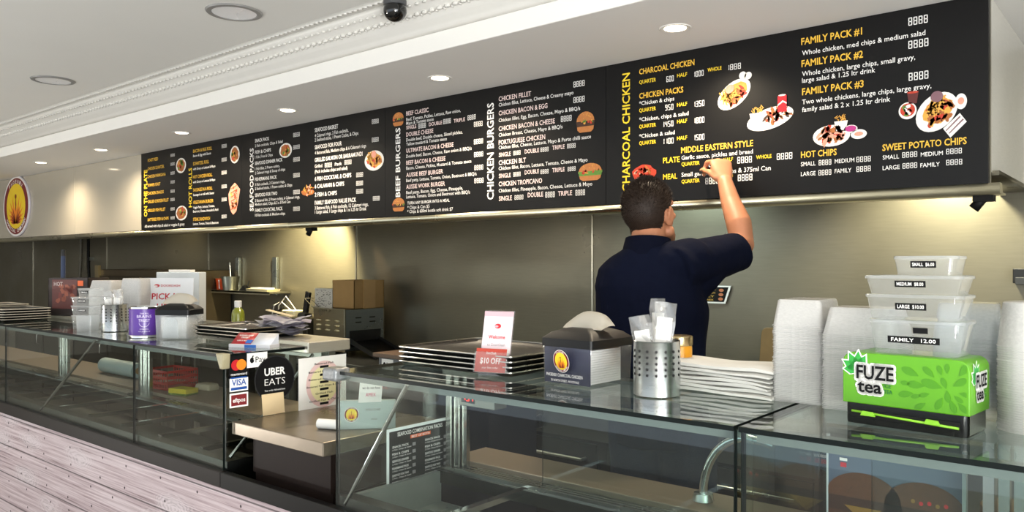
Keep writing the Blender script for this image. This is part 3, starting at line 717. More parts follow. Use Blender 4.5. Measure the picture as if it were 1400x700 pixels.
def picture(b, fn, kind, u, v, a, h, rot):
    L = [lift(fn, (0, -1, 0), 0.0004*k) for k in range(8)]
    hh = h
    rg = random.Random(len(kind)*17 + int(u*100))
    def loc(x, y):
        c, s = math.cos(R(rot)), math.sin(R(rot)); return u + a*x*c - hh*y*s*1.0, v + a*x*s + hh*y*c
    def ov(lv, x, y, ra, rb, m, wob=0.0, r2=0):
        p = loc(x, y); oval(b, L[lv], p[0], p[1], a*ra, hh*rb, rot + r2, SI[m], 26 if wob == 0 else 18, wob, rg.randrange(999))
    def bits(lv, n, x0, y0, sx, sy, ms, s=0.16):
        for _ in range(n):
            t, q = rg.random()*6.283, math.sqrt(rg.random())
            ov(lv + rg.randrange(2), x0 + sx*q*math.cos(t), y0 + sy*q*math.sin(t), s*(0.6 + rg.random()*0.7), s*(0.4 + rg.random()*0.6), rg.choice(ms), 0.25, rg.random()*180)
    def chips(lv, n, x0, y0, sx, sy):
        for _ in range(n):
            p = loc(x0 + sx*(rg.random()*2 - 1), y0 + sy*(rg.random()*2 - 1)); t = R(rg.uniform(30, 150)); l_ = a*0.26; w_ = a*0.035
            dx, dy = l_*math.cos(t), l_*math.sin(t); nx, ny = -w_*math.sin(t), w_*math.cos(t)
            k = lv + rg.randrange(2)
            poly(b, [L[k](p[0]-dx-nx, p[1]-dy-ny), L[k](p[0]+dx-nx, p[1]+dy-ny), L[k](p[0]+dx+nx, p[1]+dy+ny), L[k](p[0]-dx+nx, p[1]-dy+ny)], SI['food_gold'])
    if kind in ('plate', 'wrap'):
        ov(0, 0, 0, 1, 1, 'plate_white'); ov(1, 0, 0, 0.8, 0.8, 'food_brown', 0.12); bits(2, 14, 0, 0, 0.55, 0.55, ['food_gold', 'food_red', 'food_brown', 'food_green'], 0.22)
    elif kind == 'fillet':
        p = [(-0.15, -1), (0.35, -0.8), (0.7, -0.1), (0.95, 0.55), (0.55, 0.8), (0.1, 1), (-0.5, 0.75), (-0.95, 0.3), (-0.8, -0.3), (-0.5, -0.8)]
        poly(b, [L[0](*loc(*q)) for q in p], SI['food_pink']); bits(1, 20, 0, 0, 0.6, 0.75, ['food_red', 'food_pink', 'food_gold'], 0.16)
        for k in range(6): 
            y = -0.7 + k*0.26; poly(b, [L[4](*loc(*q)) for q in ((-0.5, y), (0.5, y + 0.22), (0.5, y + 0.27), (-0.5, y + 0.06))], SI['food_brown'])
    elif kind == 'fish':
        ov(0, 0, -0.35, 1, 0.6, 'food_brown', 0.1); bits(1, 20, 0, 0, 0.75, 0.7, ['food_gold', 'food_brown', 'food_pink'], 0.25)
    elif kind in ('platter', 'dinner', 'bigplatter', 'roast'):
        if kind != 'roast' or a > 0.0 and u > 0.8: ov(0, 0, 0, 1, 1, 'plate_white'); ov(1, 0, 0, 0.9, 0.86, 'plate_white')
        if kind == 'roast':
            if u <= 0.8: ov(0, 0, 0.05, 0.95, 0.95, 'food_red', 0.10)
            bits(2, 46, 0, 0.05, 0.72, 0.7, ['food_brown', 'food_red', 'food_pink', 'food_brown'] if u > 0.8 else ['food_red', 'food_red', 'food_pink', 'food_brown'], 0.22)
        elif kind == 'dinner':
            bits(2, 26, 0.3, 0.1, 0.55, 0.55, ['food_brown', 'food_brown', 'patty', 'food_red'], 0.17)
        else:
            ov(2, 0.1, 0, 0.7, 0.7, 'food_gold', 0.1); bits(3, 34, 0.0, -0.05, 0.7, 0.65, ['food_brown', 'food_gold', 'food_red', 'food_brown'], 0.17); chips(5, 26, 0.25 if kind == 'bigplatter' else -0.3, 0.3, 0.35, 0.3)
            ov(7, 0.55 if kind == 'bigplatter' else 0.0, 0.6, 0.26, 0.34, 'sauce' if kind == 'bigplatter' else 'food_pink')
            if kind == 'platter' and u > 0.3 and rot: 
                ov(6, 0.92, 0.75, 0.2, 0.3, 'plate_white'); ov(6, 1.12, 0.4, 0.2, 0.3, 'plate_white')
    elif kind == 'burger' or kind == 'burgerg':
        top = [(-0.95, 0.1)] + [(0.95*math.cos(R(180 - k*18)), 0.1 + 0.88*math.sin(R(180 - k*18))) for k in range(1, 10)] + [(0.95, 0.1)]
        poly(b, [L[2](*loc(*q)) for q in top], SI['bun'])
        poly(b, [L[1](*loc(*q)) for q in ((-1, 0.15), (1, 0.15), (1, -0.12), (-1, -0.12))], SI['food_green' if kind == 'burgerg' else 'patty'])
        bits(2, 9, 0, 0.02, 0.95, 0.1, ['food_green', 'food_gold', 'food_red'], 0.14)
        poly(b, [L[1](*loc(*q)) for q in ((-0.95, -0.12), (0.95, -0.12), (0.92, -0.42), (-0.92, -0.42))], SI['patty' if kind == 'burger' else 'food_green'])
        poly(b, [L[2](*loc(*q)) for q in ((-0.9, -0.38), (0.9, -0.38), (0.85, -0.7), (0.6, -0.92), (-0.6, -0.92), (-0.85, -0.7))], SI['bun'])
        for _ in range(12): ov(3, rg.uniform(-0.6, 0.6), rg.uniform(0.35, 0.85), 0.04, 0.03, 'food_gold')
    elif kind == 'chips':
        chips(1, 22, 0, 0.35, 0.65, 0.4)
        poly(b, [L[3](*loc(*q)) for q in ((-0.9, 0.15), (0.9, 0.15), (0.6, -1), (-0.6, -1))], SI['plate_white'])
    elif kind == 'can':
        poly(b, [L[6](*loc(*q)) for q in ((-1, -0.95), (1, -0.95), (1, 0.85), (0.8, 1), (-0.8, 1), (-1, 0.85))], SI['can_red'])
        ov(7, 0, 0.95, 0.8, 0.1, 'plate_white'); poly(b, [L[7](*loc(*q)) for q in ((-1, -0.25), (0.2, 0.15), (1, -0.1), (1, 0.08), (0.1, 0.35), (-1, -0.08))], SI['plate_white'])
    elif kind in ('dip', 'dip2', 'salad'):
        ov(3, 0, 0, 1, 1, 'plate_white'); ov(4, 0, 0.08, 0.82, 0.78, {'dip': 'plate_white', 'dip2': 'purple', 'salad': 'food_red'}[kind])
        if kind == 'salad': bits(5, 14, 0, 0.1, 0.6, 0.55, ['food_green', 'food_red', 'plate_white'], 0.24)
        if kind == 'dip': ov(5, 0, 0.05, 0.55, 0.45, 'food_pink')
    elif kind == 'cola':
        poly(b, [L[3](*loc(*q)) for q in ((-0.8, 1), (0.8, 1), (0.55, -1), (-0.55, -1))], SI['cola']); ov(4, 0, 1, 0.8, 0.2, 'food_red')
    elif kind == 'napkin':
        poly(b, [L[3](*loc(*q)) for q in ((-1, -0.8), (0.8, -0.8), (1, 0.8), (-0.8, 0.9))], SI['plate_white'])
        for y in (-0.3, 0.3): poly(b, [L[5](*loc(*q)) for q in ((-0.8, y), (0.8, y), (0.8, y + 0.22), (-0.8, y + 0.14))], SI['sauce'])
BL = ['black menu board headed ON THE PLATE and HOT ROLLS', 'black menu board headed SEAFOOD PACKS in white', 'black menu board headed BEEF BURGERS and CHICKEN BURGERS', 'black menu board headed CHARCOAL CHICKEN, the man writes on it']
PRINT = {'o': (GOLD, 'heading_lettering', 0.012), 'g': (GOLD, 'heading_lettering', 0.018), 'y': (YEL, 'yellow_lettering', 0.014), 'w': (WHITE, 'white_lettering', 0.012), 't': (WHITE, 'item_lettering', 0.004), 'p': (PINK, 'heading_lettering', 0.012), 'd': (WHITE, 'price_digits', 0)}
for bi in range(4):
    x0 = -6.215 + 1.4425*bi
    t = thing('menu_board', BL[bi], 'menu board', (x0, 2.90, 1.775), group='black menu boards')
    b = B(); box(b, 0.0008, 1.4417, 0, 0.028, 0, 0.604); obj('panel', b, BOARDM, t, bev=0.001)
    fn = plane((0, -0.0012, 0), (1, 0, 0), (0, 0, 1))
    acc = {}
    for e in MENU[bi]:
        k = e[0]
        if k == 'pic':
            pb = B(); picture(pb, fn, *e[1:]); obj('food_picture', pb, SM, t, recalc=False); continue
        key = 'title' if k.endswith('v') else k[0]
        if key == 'title':
            tb_ = B(); txt(tb_, fn, e[1], e[2], e[3], e[5], e[4], 0.016, vert=True); obj('title_lettering', tb_, PRINT[k[0]][0], t, recalc=False); continue
        bb = acc.setdefault(key, B())
        if k == 'd': digits(bb, fn, e[1], e[2], e[3], e[4], e[5])
        else: txt(bb, fn, e[1], e[2], e[3], e[5], e[4], PRINT[key][2])
    for key, bb in acc.items(): obj(PRINT[key][1], bb, PRINT[key][0], t, recalc=False)

# ================================================================== COUNTER FRONTS
def wood_print():
    m = bpy.data.materials.new('wood_look_print'); m.use_nodes = True
    nt = m.node_tree; N = nt.nodes; L = nt.links; bs = N['Principled BSDF']
    tc = N.new('ShaderNodeTexCoord')
    def nmap(sc):
        mp = N.new('ShaderNodeMapping'); mp.inputs['Scale'].default_value = sc; L.new(tc.outputs['Object'], mp.inputs[0]); return mp.outputs[0]
    def math_(op, a, bb=None):
        n = N.new('ShaderNodeMath'); n.operation = op
        for i, q in enumerate((a, bb)):
            if q is None: continue
            if isinstance(q, (int, float)): n.inputs[i].default_value = q
            else: L.new(q, n.inputs[i])
        return n.outputs[0]
    # long grain, with rings only round the knots
    vo = N.new('ShaderNodeTexVoronoi'); vo.inputs['Scale'].default_value = 1.0; vo.inputs['Randomness'].default_value = 0.7; L.new(nmap((2.3, 0.01, 6.9)), vo.inputs['Vector'])
    n1 = N.new('ShaderNodeTexNoise'); n1.inputs['Scale'].default_value = 1; n1.inputs['Detail'].default_value = 5; L.new(nmap((5, 0.01, 22)), n1.inputs['Vector'])
    sep = N.new('ShaderNodeSeparateXYZ'); L.new(tc.outputs['Object'], sep.inputs[0])
    dist = math_('ADD', vo.outputs['Distance'], math_('MULTIPLY', n1.outputs['Fac'], 0.42))
    kn = N.new('ShaderNodeMapRange'); kn.interpolation_type = 'SMOOTHSTEP'; kn.inputs['From Min'].default_value = 0.34; kn.inputs['From Max'].default_value = 0.68; kn.inputs['To Min'].default_value = 1.0; kn.inputs['To Max'].default_value = 0.0; L.new(dist, kn.inputs['Value'])
    ring = math_('MULTIPLY', math_('SINE', math_('MULTIPLY', dist, 120)), math_('MULTIPLY', kn.outputs[0], 0.11))
    n2 = N.new('ShaderNodeTexNoise'); n2.inputs['Scale'].default_value = 1; n2.inputs['Detail'].default_value = 8; n2.inputs['Roughness'].default_value = 0.62; n2.inputs['Distortion'].default_value = 0.35; L.new(nmap((1.7, 0.01, 105)), n2.inputs['Vector'])
    n3 = N.new('ShaderNodeTexNoise'); n3.inputs['Scale'].default_value = 1; n3.inputs['Detail'].default_value = 3; L.new(nmap((1.2, 0.01, 7)), n3.inputs['Vector'])
    g = math_('ADD', math_('ADD', ring, math_('MULTIPLY', n2.outputs['Fac'], 0.95)), math_('MULTIPLY', n3.outputs['Fac'], 0.16))
    cr = N.new('ShaderNodeValToRGB'); L.new(g, cr.inputs[0])
    el = cr.color_ramp.elements
    el[0].position = 0.40; el[0].color = lin('#756366') + (1,); el[1].position = 0.66; el[1].color = lin('#CEBFC2') + (1,)
    e = el.new(0.49); e.color = lin('#AE9A9E') + (1,)
    mx = N.new('ShaderNodeMix'); mx.data_type = 'RGBA'; L.new(math_('MULTIPLY', kn.outputs[0], 0.55), mx.inputs['Factor']); L.new(cr.outputs[0], mx.inputs['A']); mx.inputs['B'].default_value = lin('#D2C8CB') + (1,)
    # plank joints every 0.14 m
    z = math_('MODULO', math_('ADD', sep.outputs['Z'], 0.003 + 0.0), 0.145)
    line = math_('LESS_THAN', z, 0.0060)
    m2 = N.new('ShaderNodeMix'); m2.data_type = 'RGBA'; L.new(math_('MULTIPLY', line, 0.9), m2.inputs['Factor']); L.new(mx.outputs['Result'], m2.inputs['A']); m2.inputs['B'].default_value = lin('#54484B') + (1,)
    L.new(m2.outputs['Result'], bs.inputs['Base Color']); bs.inputs['Roughness'].default_value = 0.5
    return m
t = thing('counter_front', 'pale mauve wood-look plank cladding below the glass counter', 'counter front', (-4.0, FY, 0))
b = B(); box(b, -7.4, 0.7, FY, FY + 0.02, 0.0, 0.748); obj('plank_cladding', b, wood_print(), t, world=True)
b = B(); rg = random.Random(3)
for row in range(1, 6):
    z0 = row*0.145
    x = -7.2 + rg.random()*0.3
    while x < -1.4:
        for dz in (-0.03, -0.115):
            lathe_c = (x + rg.uniform(-.02, .02), z0 + dz + rg.uniform(-.008, .008))
            oval(b, plane((0, FY - 0.0012, 0), (1, 0, 0), (0, 0, 1)), lathe_c[0], lathe_c[1], 0.0055, 0.0055, 0, 0, 10)
        x += rg.uniform(0.20, 0.34)
obj('nail_marks', b, pm('nail_print', '#3A3033', 0.6), t, world=True)
PLINTH = pm('dark_plinth', '#100E0D', 0.45, var=0.1, spec=0.25)
b = B(); box(b, -7.4, -2.508, FY - 0.02, FY + 0.008, 0.749, 0.803); tag(obj('plinth_rail', b, pm('brown_rail', '#1B1512', 0.45, spec=0.25), bev=0.003), 'dark brown rail under the left glass case', 'rail', 'rails under the glass cases')
b = B(); box(b, -2.504, 0.7, FY - 0.02, FY + 0.008, 0.749, 0.803); tag(obj('plinth_rail', b, PLINTH, bev=0.003), 'black rail under the bench and right glass cases', 'rail', 'rails under the glass cases')

# ------------------------------------------------------------------ glass display cases
WELL = steel_mat('well_steel', '#AAB2AC', 0.3, (20, 2, 2), metal=0.5)
def pane(b, x0, x1, y0, y1, z0, z1, thin):
    """a glass sheet; faces across its thickness get the dark edge colour"""
    for f in box(b, x0, x1, y0, y1, z0, z1): pass
    b.normal_update()
    for f in b.faces:
        n = f.calc_center_median()
    ax = {'x': 0, 'y': 1, 'z': 2}[thin]
    for f in list(b.faces)[-6:]:
        f.material_index = 0 if abs(f.normal[ax]) > 0.5 else 1
def case(name_label, x0, x1, panes, post_x, seam, braces, ends, div, bottom_col, backY, poster=False):
    c = thing('display_case', name_label, 'display case', ((x0+x1)/2, FY, 0.803), group='glass display cases on the counter')
    # carcass
    b = B()
    for yy in ((FY + 0.01, FY + 0.055), (1.86, 1.93)): box(b, x0, x1, yy[0], yy[1], 0.792, 0.832)
    box(b, x0, x1, FY + 0.022, 1.93, 0.0, 0.70)
    obj('base_cabinet', b, steel_mat('case_steel', '#454845', 0.35), c, world=True)
    b = B(); box(b, x0 + 0.01, x1 - 0.01, FY + 0.05, 1.865, 0.715, 0.73)
    box(b, x0 + 0.01, x0 + 0.03, FY + 0.05, 1.865, 0.73, 0.83); box(b, x1 - 0.03, x1 - 0.01, FY + 0.05, 1.865, 0.73, 0.83)
    obj('well', b, bottom_col, c, world=True)
    for x in div:
        b = B(); box(b, x - 0.012, x + 0.012, FY + 0.045, 1.875, 0.826, 0.842); obj('divider_bar', b, CHROME, c, world=True)
    for a_, e_ in panes:
        b = B(); pane(b, a_ + 0.002, e_ - 0.002, FY - 0.005, FY + 0.003, 0.804, T - 0.011, 'y'); obj('front_glass', b, [GLASS, GLASSE], c, world=True)
    b = B(); pane(b, x0, x1, FY - 0.012, seam, T - 0.010, T, 'z'); obj('top_glass', b, [GLASS, GLASSE], c, world=True)
    for x in ends:
        b = B(); pane(b, x - 0.004, x + 0.004, FY + 0.006, 1.93, 0.835, T - 0.011, 'x'); obj('end_glass', b, [GLASS, GLASSE], c, world=True)
    for x in post_x:
        b = B()
        for k in range(3): box(b, x + k*0.026, x + k*0.026 + 0.020, 1.885 + 0.012*k, 1.925, 0.832, T - 0.05)
        obj('rear_post', b, STEEL, c, world=True)
    for (p, q) in braces:
        b = B(); cyl(b, p, q, 0.0065, n=14); obj('brace_rod', b, CHROME, c, True, world=True)
    b = B(); box(b, x0 + 0.02, x1 - 0.02, FY + 0.028, FY + 0.068, T - 0.034, T - 0.011); obj('light_channel', b, pm('channel_grey', '#656D69', 0.45), c, world=True)
    b = B(); box(b, x0 + 0.02, x1 - 0.02, 1.88, 1.93, T - 0.055, T - 0.011); obj('rear_top_rail', b, STEELD, c, world=True)
    b = B()
    for k in range(4): box(b, x0 + 0.02, x1 - 0.02, 1.872 + k*0.017, 1.880 + k*0.017, 0.832, 0.846)
    obj('sliding_track', b, STEEL, c, world=True)
    b = B(); box(b, x0, x1, 1.935, backY, 0.835, 0.860); obj('rear_shelf', b, BEIGE, c, bev=0.003, world=True)
    return c
caseL = case('long left glass display case with purple tin and napkins on top', -7.3, -2.512, ((-2.512, -3.185)[::-1], (-4.62, -3.185), (-6.05, -4.62), (-7.3, -6.05)), (-4.07, -5.10, -6.3), 1.79,
    (((-4.19, FY + 0.012, 0.812), (-3.575, FY + 0.016, 1.19)), ((-2.53, 1.84, 1.17), (-2.53, FY + 0.03, 0.84))), (-2.516,),
    [-2.75 - 0.325*k for k in range(13)], steel_mat('dark_well', '#4E514B', 0.3), 2.25)
caseM = case('middle glass display case holding the seafood menu card', -1.892, -0.650, ((-1.892, -0.650),), (-1.86,), 2.04,
    (((-1.866, FY + 0.012, 0.812), (-1.605, FY + 0.016, 1.188)),), (-1.888, -0.654),
    [-1.50, -1.05], WELL, 2.12)
caseR = case('right glass display case under the green straw dispenser', -0.640, 0.62, ((-0.640, 0.62),), (-0.30, 0.3), 2.04,
    (), (-0.636, 0.616), [-0.3, 0.1], WELL, 2.12)
# sliding rear doors left ajar in the middle and right case
for c, xa, xb in ((caseM, -1.46, -0.80), (caseR, -0.52, -0.05)):
    b = B(); pane(b, xa, xb, 1.893, 1.897, 0.845, T - 0.055, 'y'); obj('sliding_door', b, [GLASS, GLASSE], c, world=True)
# clamp with packing tape on the corner of the middle case, and on the left case
b = B(); box(b, -1.925, -1.862, FY - 0.03, FY + 0.03, T - 0.03, T + 0.008); obj('corner_bumper', b, pm('silver_tape', '#8D8F90', 0.35, 0.5, bump=0.6, bscale=40), caseM, bev=0.008, world=True)
b = B(); prism(b, [(-2.535, FY - 0.022, T + 0.004), (-2.485, FY - 0.022, T + 0.004), (-2.500, FY - 0.016, T - 0.05), (-2.518, FY - 0.016, T - 0.05)], (0, 0.03, 0)); obj('corner_bumper', b, pm('cloudy_tape', '#A89F80', 0.4, bump=0.4), caseL, bev=0.004, world=True)
# steel worktop behind the left case
b = B(); box(b, -7.3, -2.50, 1.795, 1.995, 1.178, 1.222); t = tag(obj('worktop', b, steel_mat('worktop_steel', '#C9C4B6', 0.33, metal=0.7), bev=0.004), 'narrow stainless worktop behind the left glass top', 'worktop')
b = B(); box(b, -2.58, -2.51, 1.90, 1.93, 0.86, 1.178); obj('support', b, STEELD, t)
b = B(); box(b, -7.2, -7.13, 1.90, 1.93, 0.86, 1.178); obj('support', b, STEELD, t)

# lower bench in the gap, dark cabinet under it
t = thing('serving_bench', 'low stainless bench on a dark cabinet between the glass cases', 'bench', (-2.24, 1.7, 0.803))
b = B(); box(b, -2.50, -1.985, FY + 0.02, 1.97, 0.928, 0.972); obj('bench_top', b, steel_mat('bench_steel', '#857A6C', 0.3, (2, 20, 2), metal=0.75), t, bev=0.003, world=True)
b = B(); box(b, -2.43, -2.0, FY + 0.06, 1.96, 0.803, 0.928); box(b, -2.43, -2.0, FY + 0.07, 1.96, 0.0, 0.803); obj('cabinet', b, pm('dark_brown_laminate', '#1E1512', 0.5, spec=0.2, var=0.2, scale=6, stretch=(12, 12, 1)), t, world=True)

# ================================================================== KITCHEN BEHIND
t = thing('back_bench', 'long stainless kitchen bench along the back wall', 'bench', (-4.4, 3.4, 0))
b = B(); box(b, -9.6, -0.35, 3.08, 3.742, 0.862, 0.90); obj('bench_top', b, STEELD, t, bev=0.003, world=True)
b = B(); box(b, -9.6, -2.85, 3.12, 3.742, 0.1, 0.862); obj('cupboards', b, pm('dark_cupboard', '#1C1A17', 0.5, spec=0.2), t, world=True)
for k in range(9):
    x = -9.5 + k*0.74
    b = B(); box(b, x, x + 0.70, 3.105, 3.12, 0.14, 0.84); d = obj('door', b, pm('cupboard_door', '#2A2722', 0.45, spec=0.25), t, bev=0.003, world=True)
    b = B(); tube(b, [(x + 0.62, 3.105, 0.7), (x + 0.62, 3.08, 0.71), (x + 0.62, 3.08, 0.79), (x + 0.62, 3.105, 0.80)], 0.005); obj('handle', b, CHROME, d, True, world=True)
t = thing('charcoal_grill', 'dark cooking range with black knobs behind the middle case', 'cooking range', (-2.0, 3.3, 0))
b = B(); box(b, -2.82, -1.02, 3.10, 3.74, 0.05, 0.861); obj('body', b, pm('range_body', '#0D0C0C', 0.5, spec=0.2), t, world=True)
b = B(); box(b, -2.80, -1.04, 3.08, 3.10, 0.69, 0.80); pnl = obj('control_panel', b, pm('range_panel', '#4A4844', 0.45, 0.5), t, world=True)
for x in (-2.58, -2.38, -1.72, -1.52):
    b = B(); cyl(b, (x, 3.08, 0.745), (x, 3.05, 0.745), 0.034, 0.028, 24); box(b, x - 0.006, x + 0.006, 3.035, 3.052, 0.718, 0.772); obj('knob', b, BLACKP, pnl, True, world=True)
for xa, xb in ((-2.78, -2.06), (-2.0, -1.06)):
    b = B(); box(b, xa, xb, 3.085, 3.10, 0.12, 0.67); d = obj('door', b, pm('range_door', '#14100D', 0.35, spec=0.25), t, bev=0.003, world=True)
    b = B(); tube(b, [(xa + 0.06, 3.085, 0.60), (xa + 0.06, 3.05, 0.60), (xb - 0.06, 3.05, 0.60), (xb - 0.06, 3.085, 0.60)], 0.008); obj('handle', b, STEEL, d, True, world=True)
t = thing('till_cabinet', 'dark brown-topped till cabinet with a small payment sticker', 'cabinet', (-2.35, 2.3, 0))
b = B(); box(b, -2.66, -2.02, 2.28, 2.58, 0.0, 1.112); obj('body', b, pm('till_navy', '#1B1D2A', 0.4), t, world=True)
b = B(); box(b, -2.68, -2.0, 2.26, 2.60, 1.112, 1.130); obj('top', b, pm('till_top', '#5B4533', 0.5), t, bev=0.003, world=True)
b = B(); fn = plane((-2.64, 2.2785, 1.06), (1, 0, 0), (0, 0, 1)); quad(b, fn, 0, 0.075, 0, 0.045); txt(b, lift(fn, (0,-1,0), .0005), 'Pay', 0.032, 0.013, 0.018, mi=1); oval(b, lift(fn, (0,-1,0), .0005), 0.018, 0.022, 0.008, 0.009, 0, 1); obj('sticker', b, [WHITE, BLACKM], t, world=True, recalc=False)
# ================================================================== THINGS ON AND IN THE COUNTERS
# ---- stickers on the end glass of the left case (read from the right)
def xplane(x, y, z): return plane((x, y, z), (0, 1, 0), (0, 0, 1))
NX = (1, 0, 0)
def sticker(label, draw, mats):
    b = B(); draw(b); o = obj('sticker', b, mats, caseL, world=True, recalc=False); o['label'] = label
SX = -2.5105
def d_mc(b):
    f = xplane(SX, 1.475, 1.130); g = lift(f, NX, .0006); h = lift(f, NX, .0010)
    quad(b, f, 0, 0.078, -0.012, 0.066, 0); oval(b, g, 0.028, 0.034, 0.019, 0.019, 0, 1); oval(b, h, 0.048, 0.034, 0.019, 0.019, 0, 2)
    txt(b, h, 'mastercard', 0.039, -0.002, 0.009, 0.062, .01, 3, 'C')
sticker('sticker with overlapping red and yellow circles', d_mc, [BLACKM, RED, ORANGE, WHITE])
def d_visa(b):
    f = xplane(SX, 1.478, 1.072); g = lift(f, NX, .0006)
    quad(b, f, 0, 0.072, 0, 0.054, 0); txt(b, g, 'VISA', 0.036, 0.021, 0.021, 0.056, .02, 1, 'C'); quad(b, g, 0.005, 0.067, 0.005, 0.014, 1); quad(b, g, 0.005, 0.067, 0.045, 0.050, 1)
sticker('white card sticker with blue bars', d_visa, [WHITE, pm('card_blue', '#1F4E9E', 0.4)])
def d_eft(b):
    f = xplane(SX, 1.478, 1.016); g = lift(f, NX, .0006)
    quad(b, f, 0, 0.072, 0, 0.050, 0); quad(b, g, 0.006, 0.066, 0.006, 0.044, 1); txt(b, lift(f, NX, .001), 'eftpos', 0.036, 0.018, 0.015, 0.048, .02, 0, 'C')
sticker('small maroon payment sticker', d_eft, [WHITE, MAROON])
def d_ap(b):
    f = xplane(SX + .0005, 1.545, 1.149); g = lift(f, NX, .0006)
    quad(b, f, 0, 0.082, 0, 0.052, 0); txt(b, g, 'Pay', 0.034, 0.017, 0.021, 0.040, 0, 1)
    oval(b, g, 0.020, 0.026, 0.0085, 0.010, 0, 1, 20); oval(b, g, 0.023, 0.039, 0.0025, 0.0045, -30, 1, 10); oval(b, lift(f, NX, .0009), 0.0295, 0.029, 0.004, 0.004, 0, 0, 12)
sticker('white contactless payment sticker', d_ap, [WHITE, BLACKM])
def d_uber(b):
    f = xplane(SX + .001, 1.658, 1.100); g = lift(f, NX, .0006); h = lift(f, NX, .001)
    oval(b, f, 0, 0, 0.084, 0.084, 0, 2, 48); oval(b, g, 0, 0, 0.080, 0.080, 0, 0, 48)
    txt(b, h, 'UBER', 0, 0.014, 0.026, 0.088, .03, 1, 'C'); txt(b, h, 'EATS', 0, -0.022, 0.024, 0.086, -.005, 1, 'C'); txt(b, h, 'Your order delivered here', 0, -0.044, 0.007, 0.086, 0, 1, 'C')
sticker('round black food delivery sticker', d_uber, [BLACKM, WHITE, pm('sticker_rim', '#2A2A2C', 0.3)])

# ---- left paper menu with faded logo, taped to the worktop end
def paper_menu():
    t = thing('paper_menu', 'white paper price list with a faded round logo hanging below the worktop end', 'paper', (-2.488, 1.86, 1.06))
    b = B(); box(b, -0.001, 0.0, -0.115, 0.105, -0.09, 0.105); obj('sheet', b, PAPER, t)
    f = plane((0.0006, 0, 0), (0, 1, 0), (0, 0, 1)); b = B()
    L_ = [lift(f, NX, .0004*k) for k in range(4)]
    oval(b, L_[0], 0, -0.0, 0.082, 0.088, 0, 0); oval(b, L_[1], 0, 0, 0.064, 0.070, 0, 1)
    for s, z in (('Battered Fish', .075), ('Battered Fish & Chips', .045), ('Battered Fish & Salad', .017), ('Battered Fish Chips & Salad', -.010), ('Grilled Fish', -.038), ('Grilled Fish & Chips', -.065)):
        txt(b, L_[2], s, 0, z, 0.007, min(0.16, 0.0068*len(s)), .01, 2, 'C'); quad(b, L_[2], -0.02, 0.02, z - .014, z - .005, 2)
    obj('print', b, [pm('faded_pink', '#E3C2BE', .6), pm('faded_yellow', '#E6DDA9', .6), BLACKM], t, recalc=False)
paper_menu()
b = B(); cyl(b, (-2.17, 1.60, 0.989), (-2.10, 1.63, 0.989), 0.0165, n=20); tag(obj('receipt_roll', b, PAPER, smooth=True), 'small white paper roll lying on the low bench', 'paper roll')
b = B(); box(b, 0, 0.002, -0.045, 0.045, 0, 0.075, M=Matrix.Translation((-2.496, 1.645, 0.9735)) @ Matrix.Rotation(R(-7), 4, 'Y'))
tag(obj('recipe_card', b, pm('cream_card', '#DCC49A', 0.7)), 'cream card leaning on the end glass under the round black sticker', 'card')
# pos display wedge
t = thing('customer_display', 'pale grey till display with round logo sticker behind the end glass', 'till display', (-2.06, 1.72, 0.972), rz=48)
b = B(); prism(b, [(-0.10, -0.03, 0), (-0.10, 0.05, 0), (-0.10, 0.05, 0.085), (-0.10, 0.012, 0.088)], (0.19, 0, 0)); obj('housing', b, pm('pale_grey_plastic', '#AEB7B8', 0.35), t, bev=0.003)
f = plane((-0.10, -0.03, 0), (1, 0, 0), (0, 0.042, 0.088)); nn = (0, -0.088, 0.042); f = lift(f, nn, 0.001)
b = B(); emblem(b, f, nn, (0.045, 0.05), 0.024, 0.026); obj('logo_sticker', b, EMB, t, recalc=False)
b = B(); txt(b, f, 'WELCOME', 0.09, 0.062, 0.007, 0.05, 0.02); txt(b, f, 'PHX', 0.11, 0.03, 0.006, 0.02, .02); obj('lettering', b, GREYP, t, recalc=False)

# ---- seafood menu card on the end glass of the middle case (faces right)
t = thing('seafood_menu_card', 'black seafood combination packs menu with white border inside the middle glass case', 'menu', (-1.878, 1.785, 0.902))
b = B(); box(b, -0.003, 0.0, -0.142, 0.138, -0.098, 0.098); obj('border', b, pm('white_border', '#EEF3F2', 0.5), t)
for z in (0.0, -0.09):
    b = B(); prism(b, [(-0.003, 0.137, z - 0.018), (-0.003, 0.150, z), (-0.003, 0.137, z + 0.018)], (0.003, 0, 0)); obj('tape', b, PAPER, t)
f = plane((0.0008, 0, 0), (0, 1, 0), (0, 0, 1)); g = lift(f, NX, .0006)
b = B(); quad(b, f, -0.134, 0.130, -0.089, 0.089, 0)
txt(b, g, 'SEAFOOD COMBINATION PACKS', 0, 0.071, 0.012, 0.20, .015, 1, 'C'); quad(b, g, -0.045, 0.045, 0.055, 0.066, 2); txt(b, lift(f, NX, .001), 'BEST OF BOTH', 0, 0.057, 0.007, 0.08, .01, 1, 'C')
for cx_ in (-0.122, 0.020):
    for k, s in enumerate(('SNACK PACK', 'FISH & CHIPS', 'SEAFOOD DINNER', 'FISHERMANS PACK', 'SEAFOOD FOR TWO', 'FAMILY PACK')):
        z = 0.036 - k*0.0225
        txt(b, g, s, cx_, z, 0.007, 0.07, .012, 1); txt(b, g, '2 Fish, Chips & Salad', cx_, z - 0.008, 0.0045, 0.08, 0, 1)
        quad(b, g, cx_ + .086, cx_ + .100, z - .006, z + .005, 3)
obj('print', b, [pm('menu_ink', '#14191C', .35), WHITE, pm('orange_tab', '#E2622A', .5), GREYP], t, recalc=False)
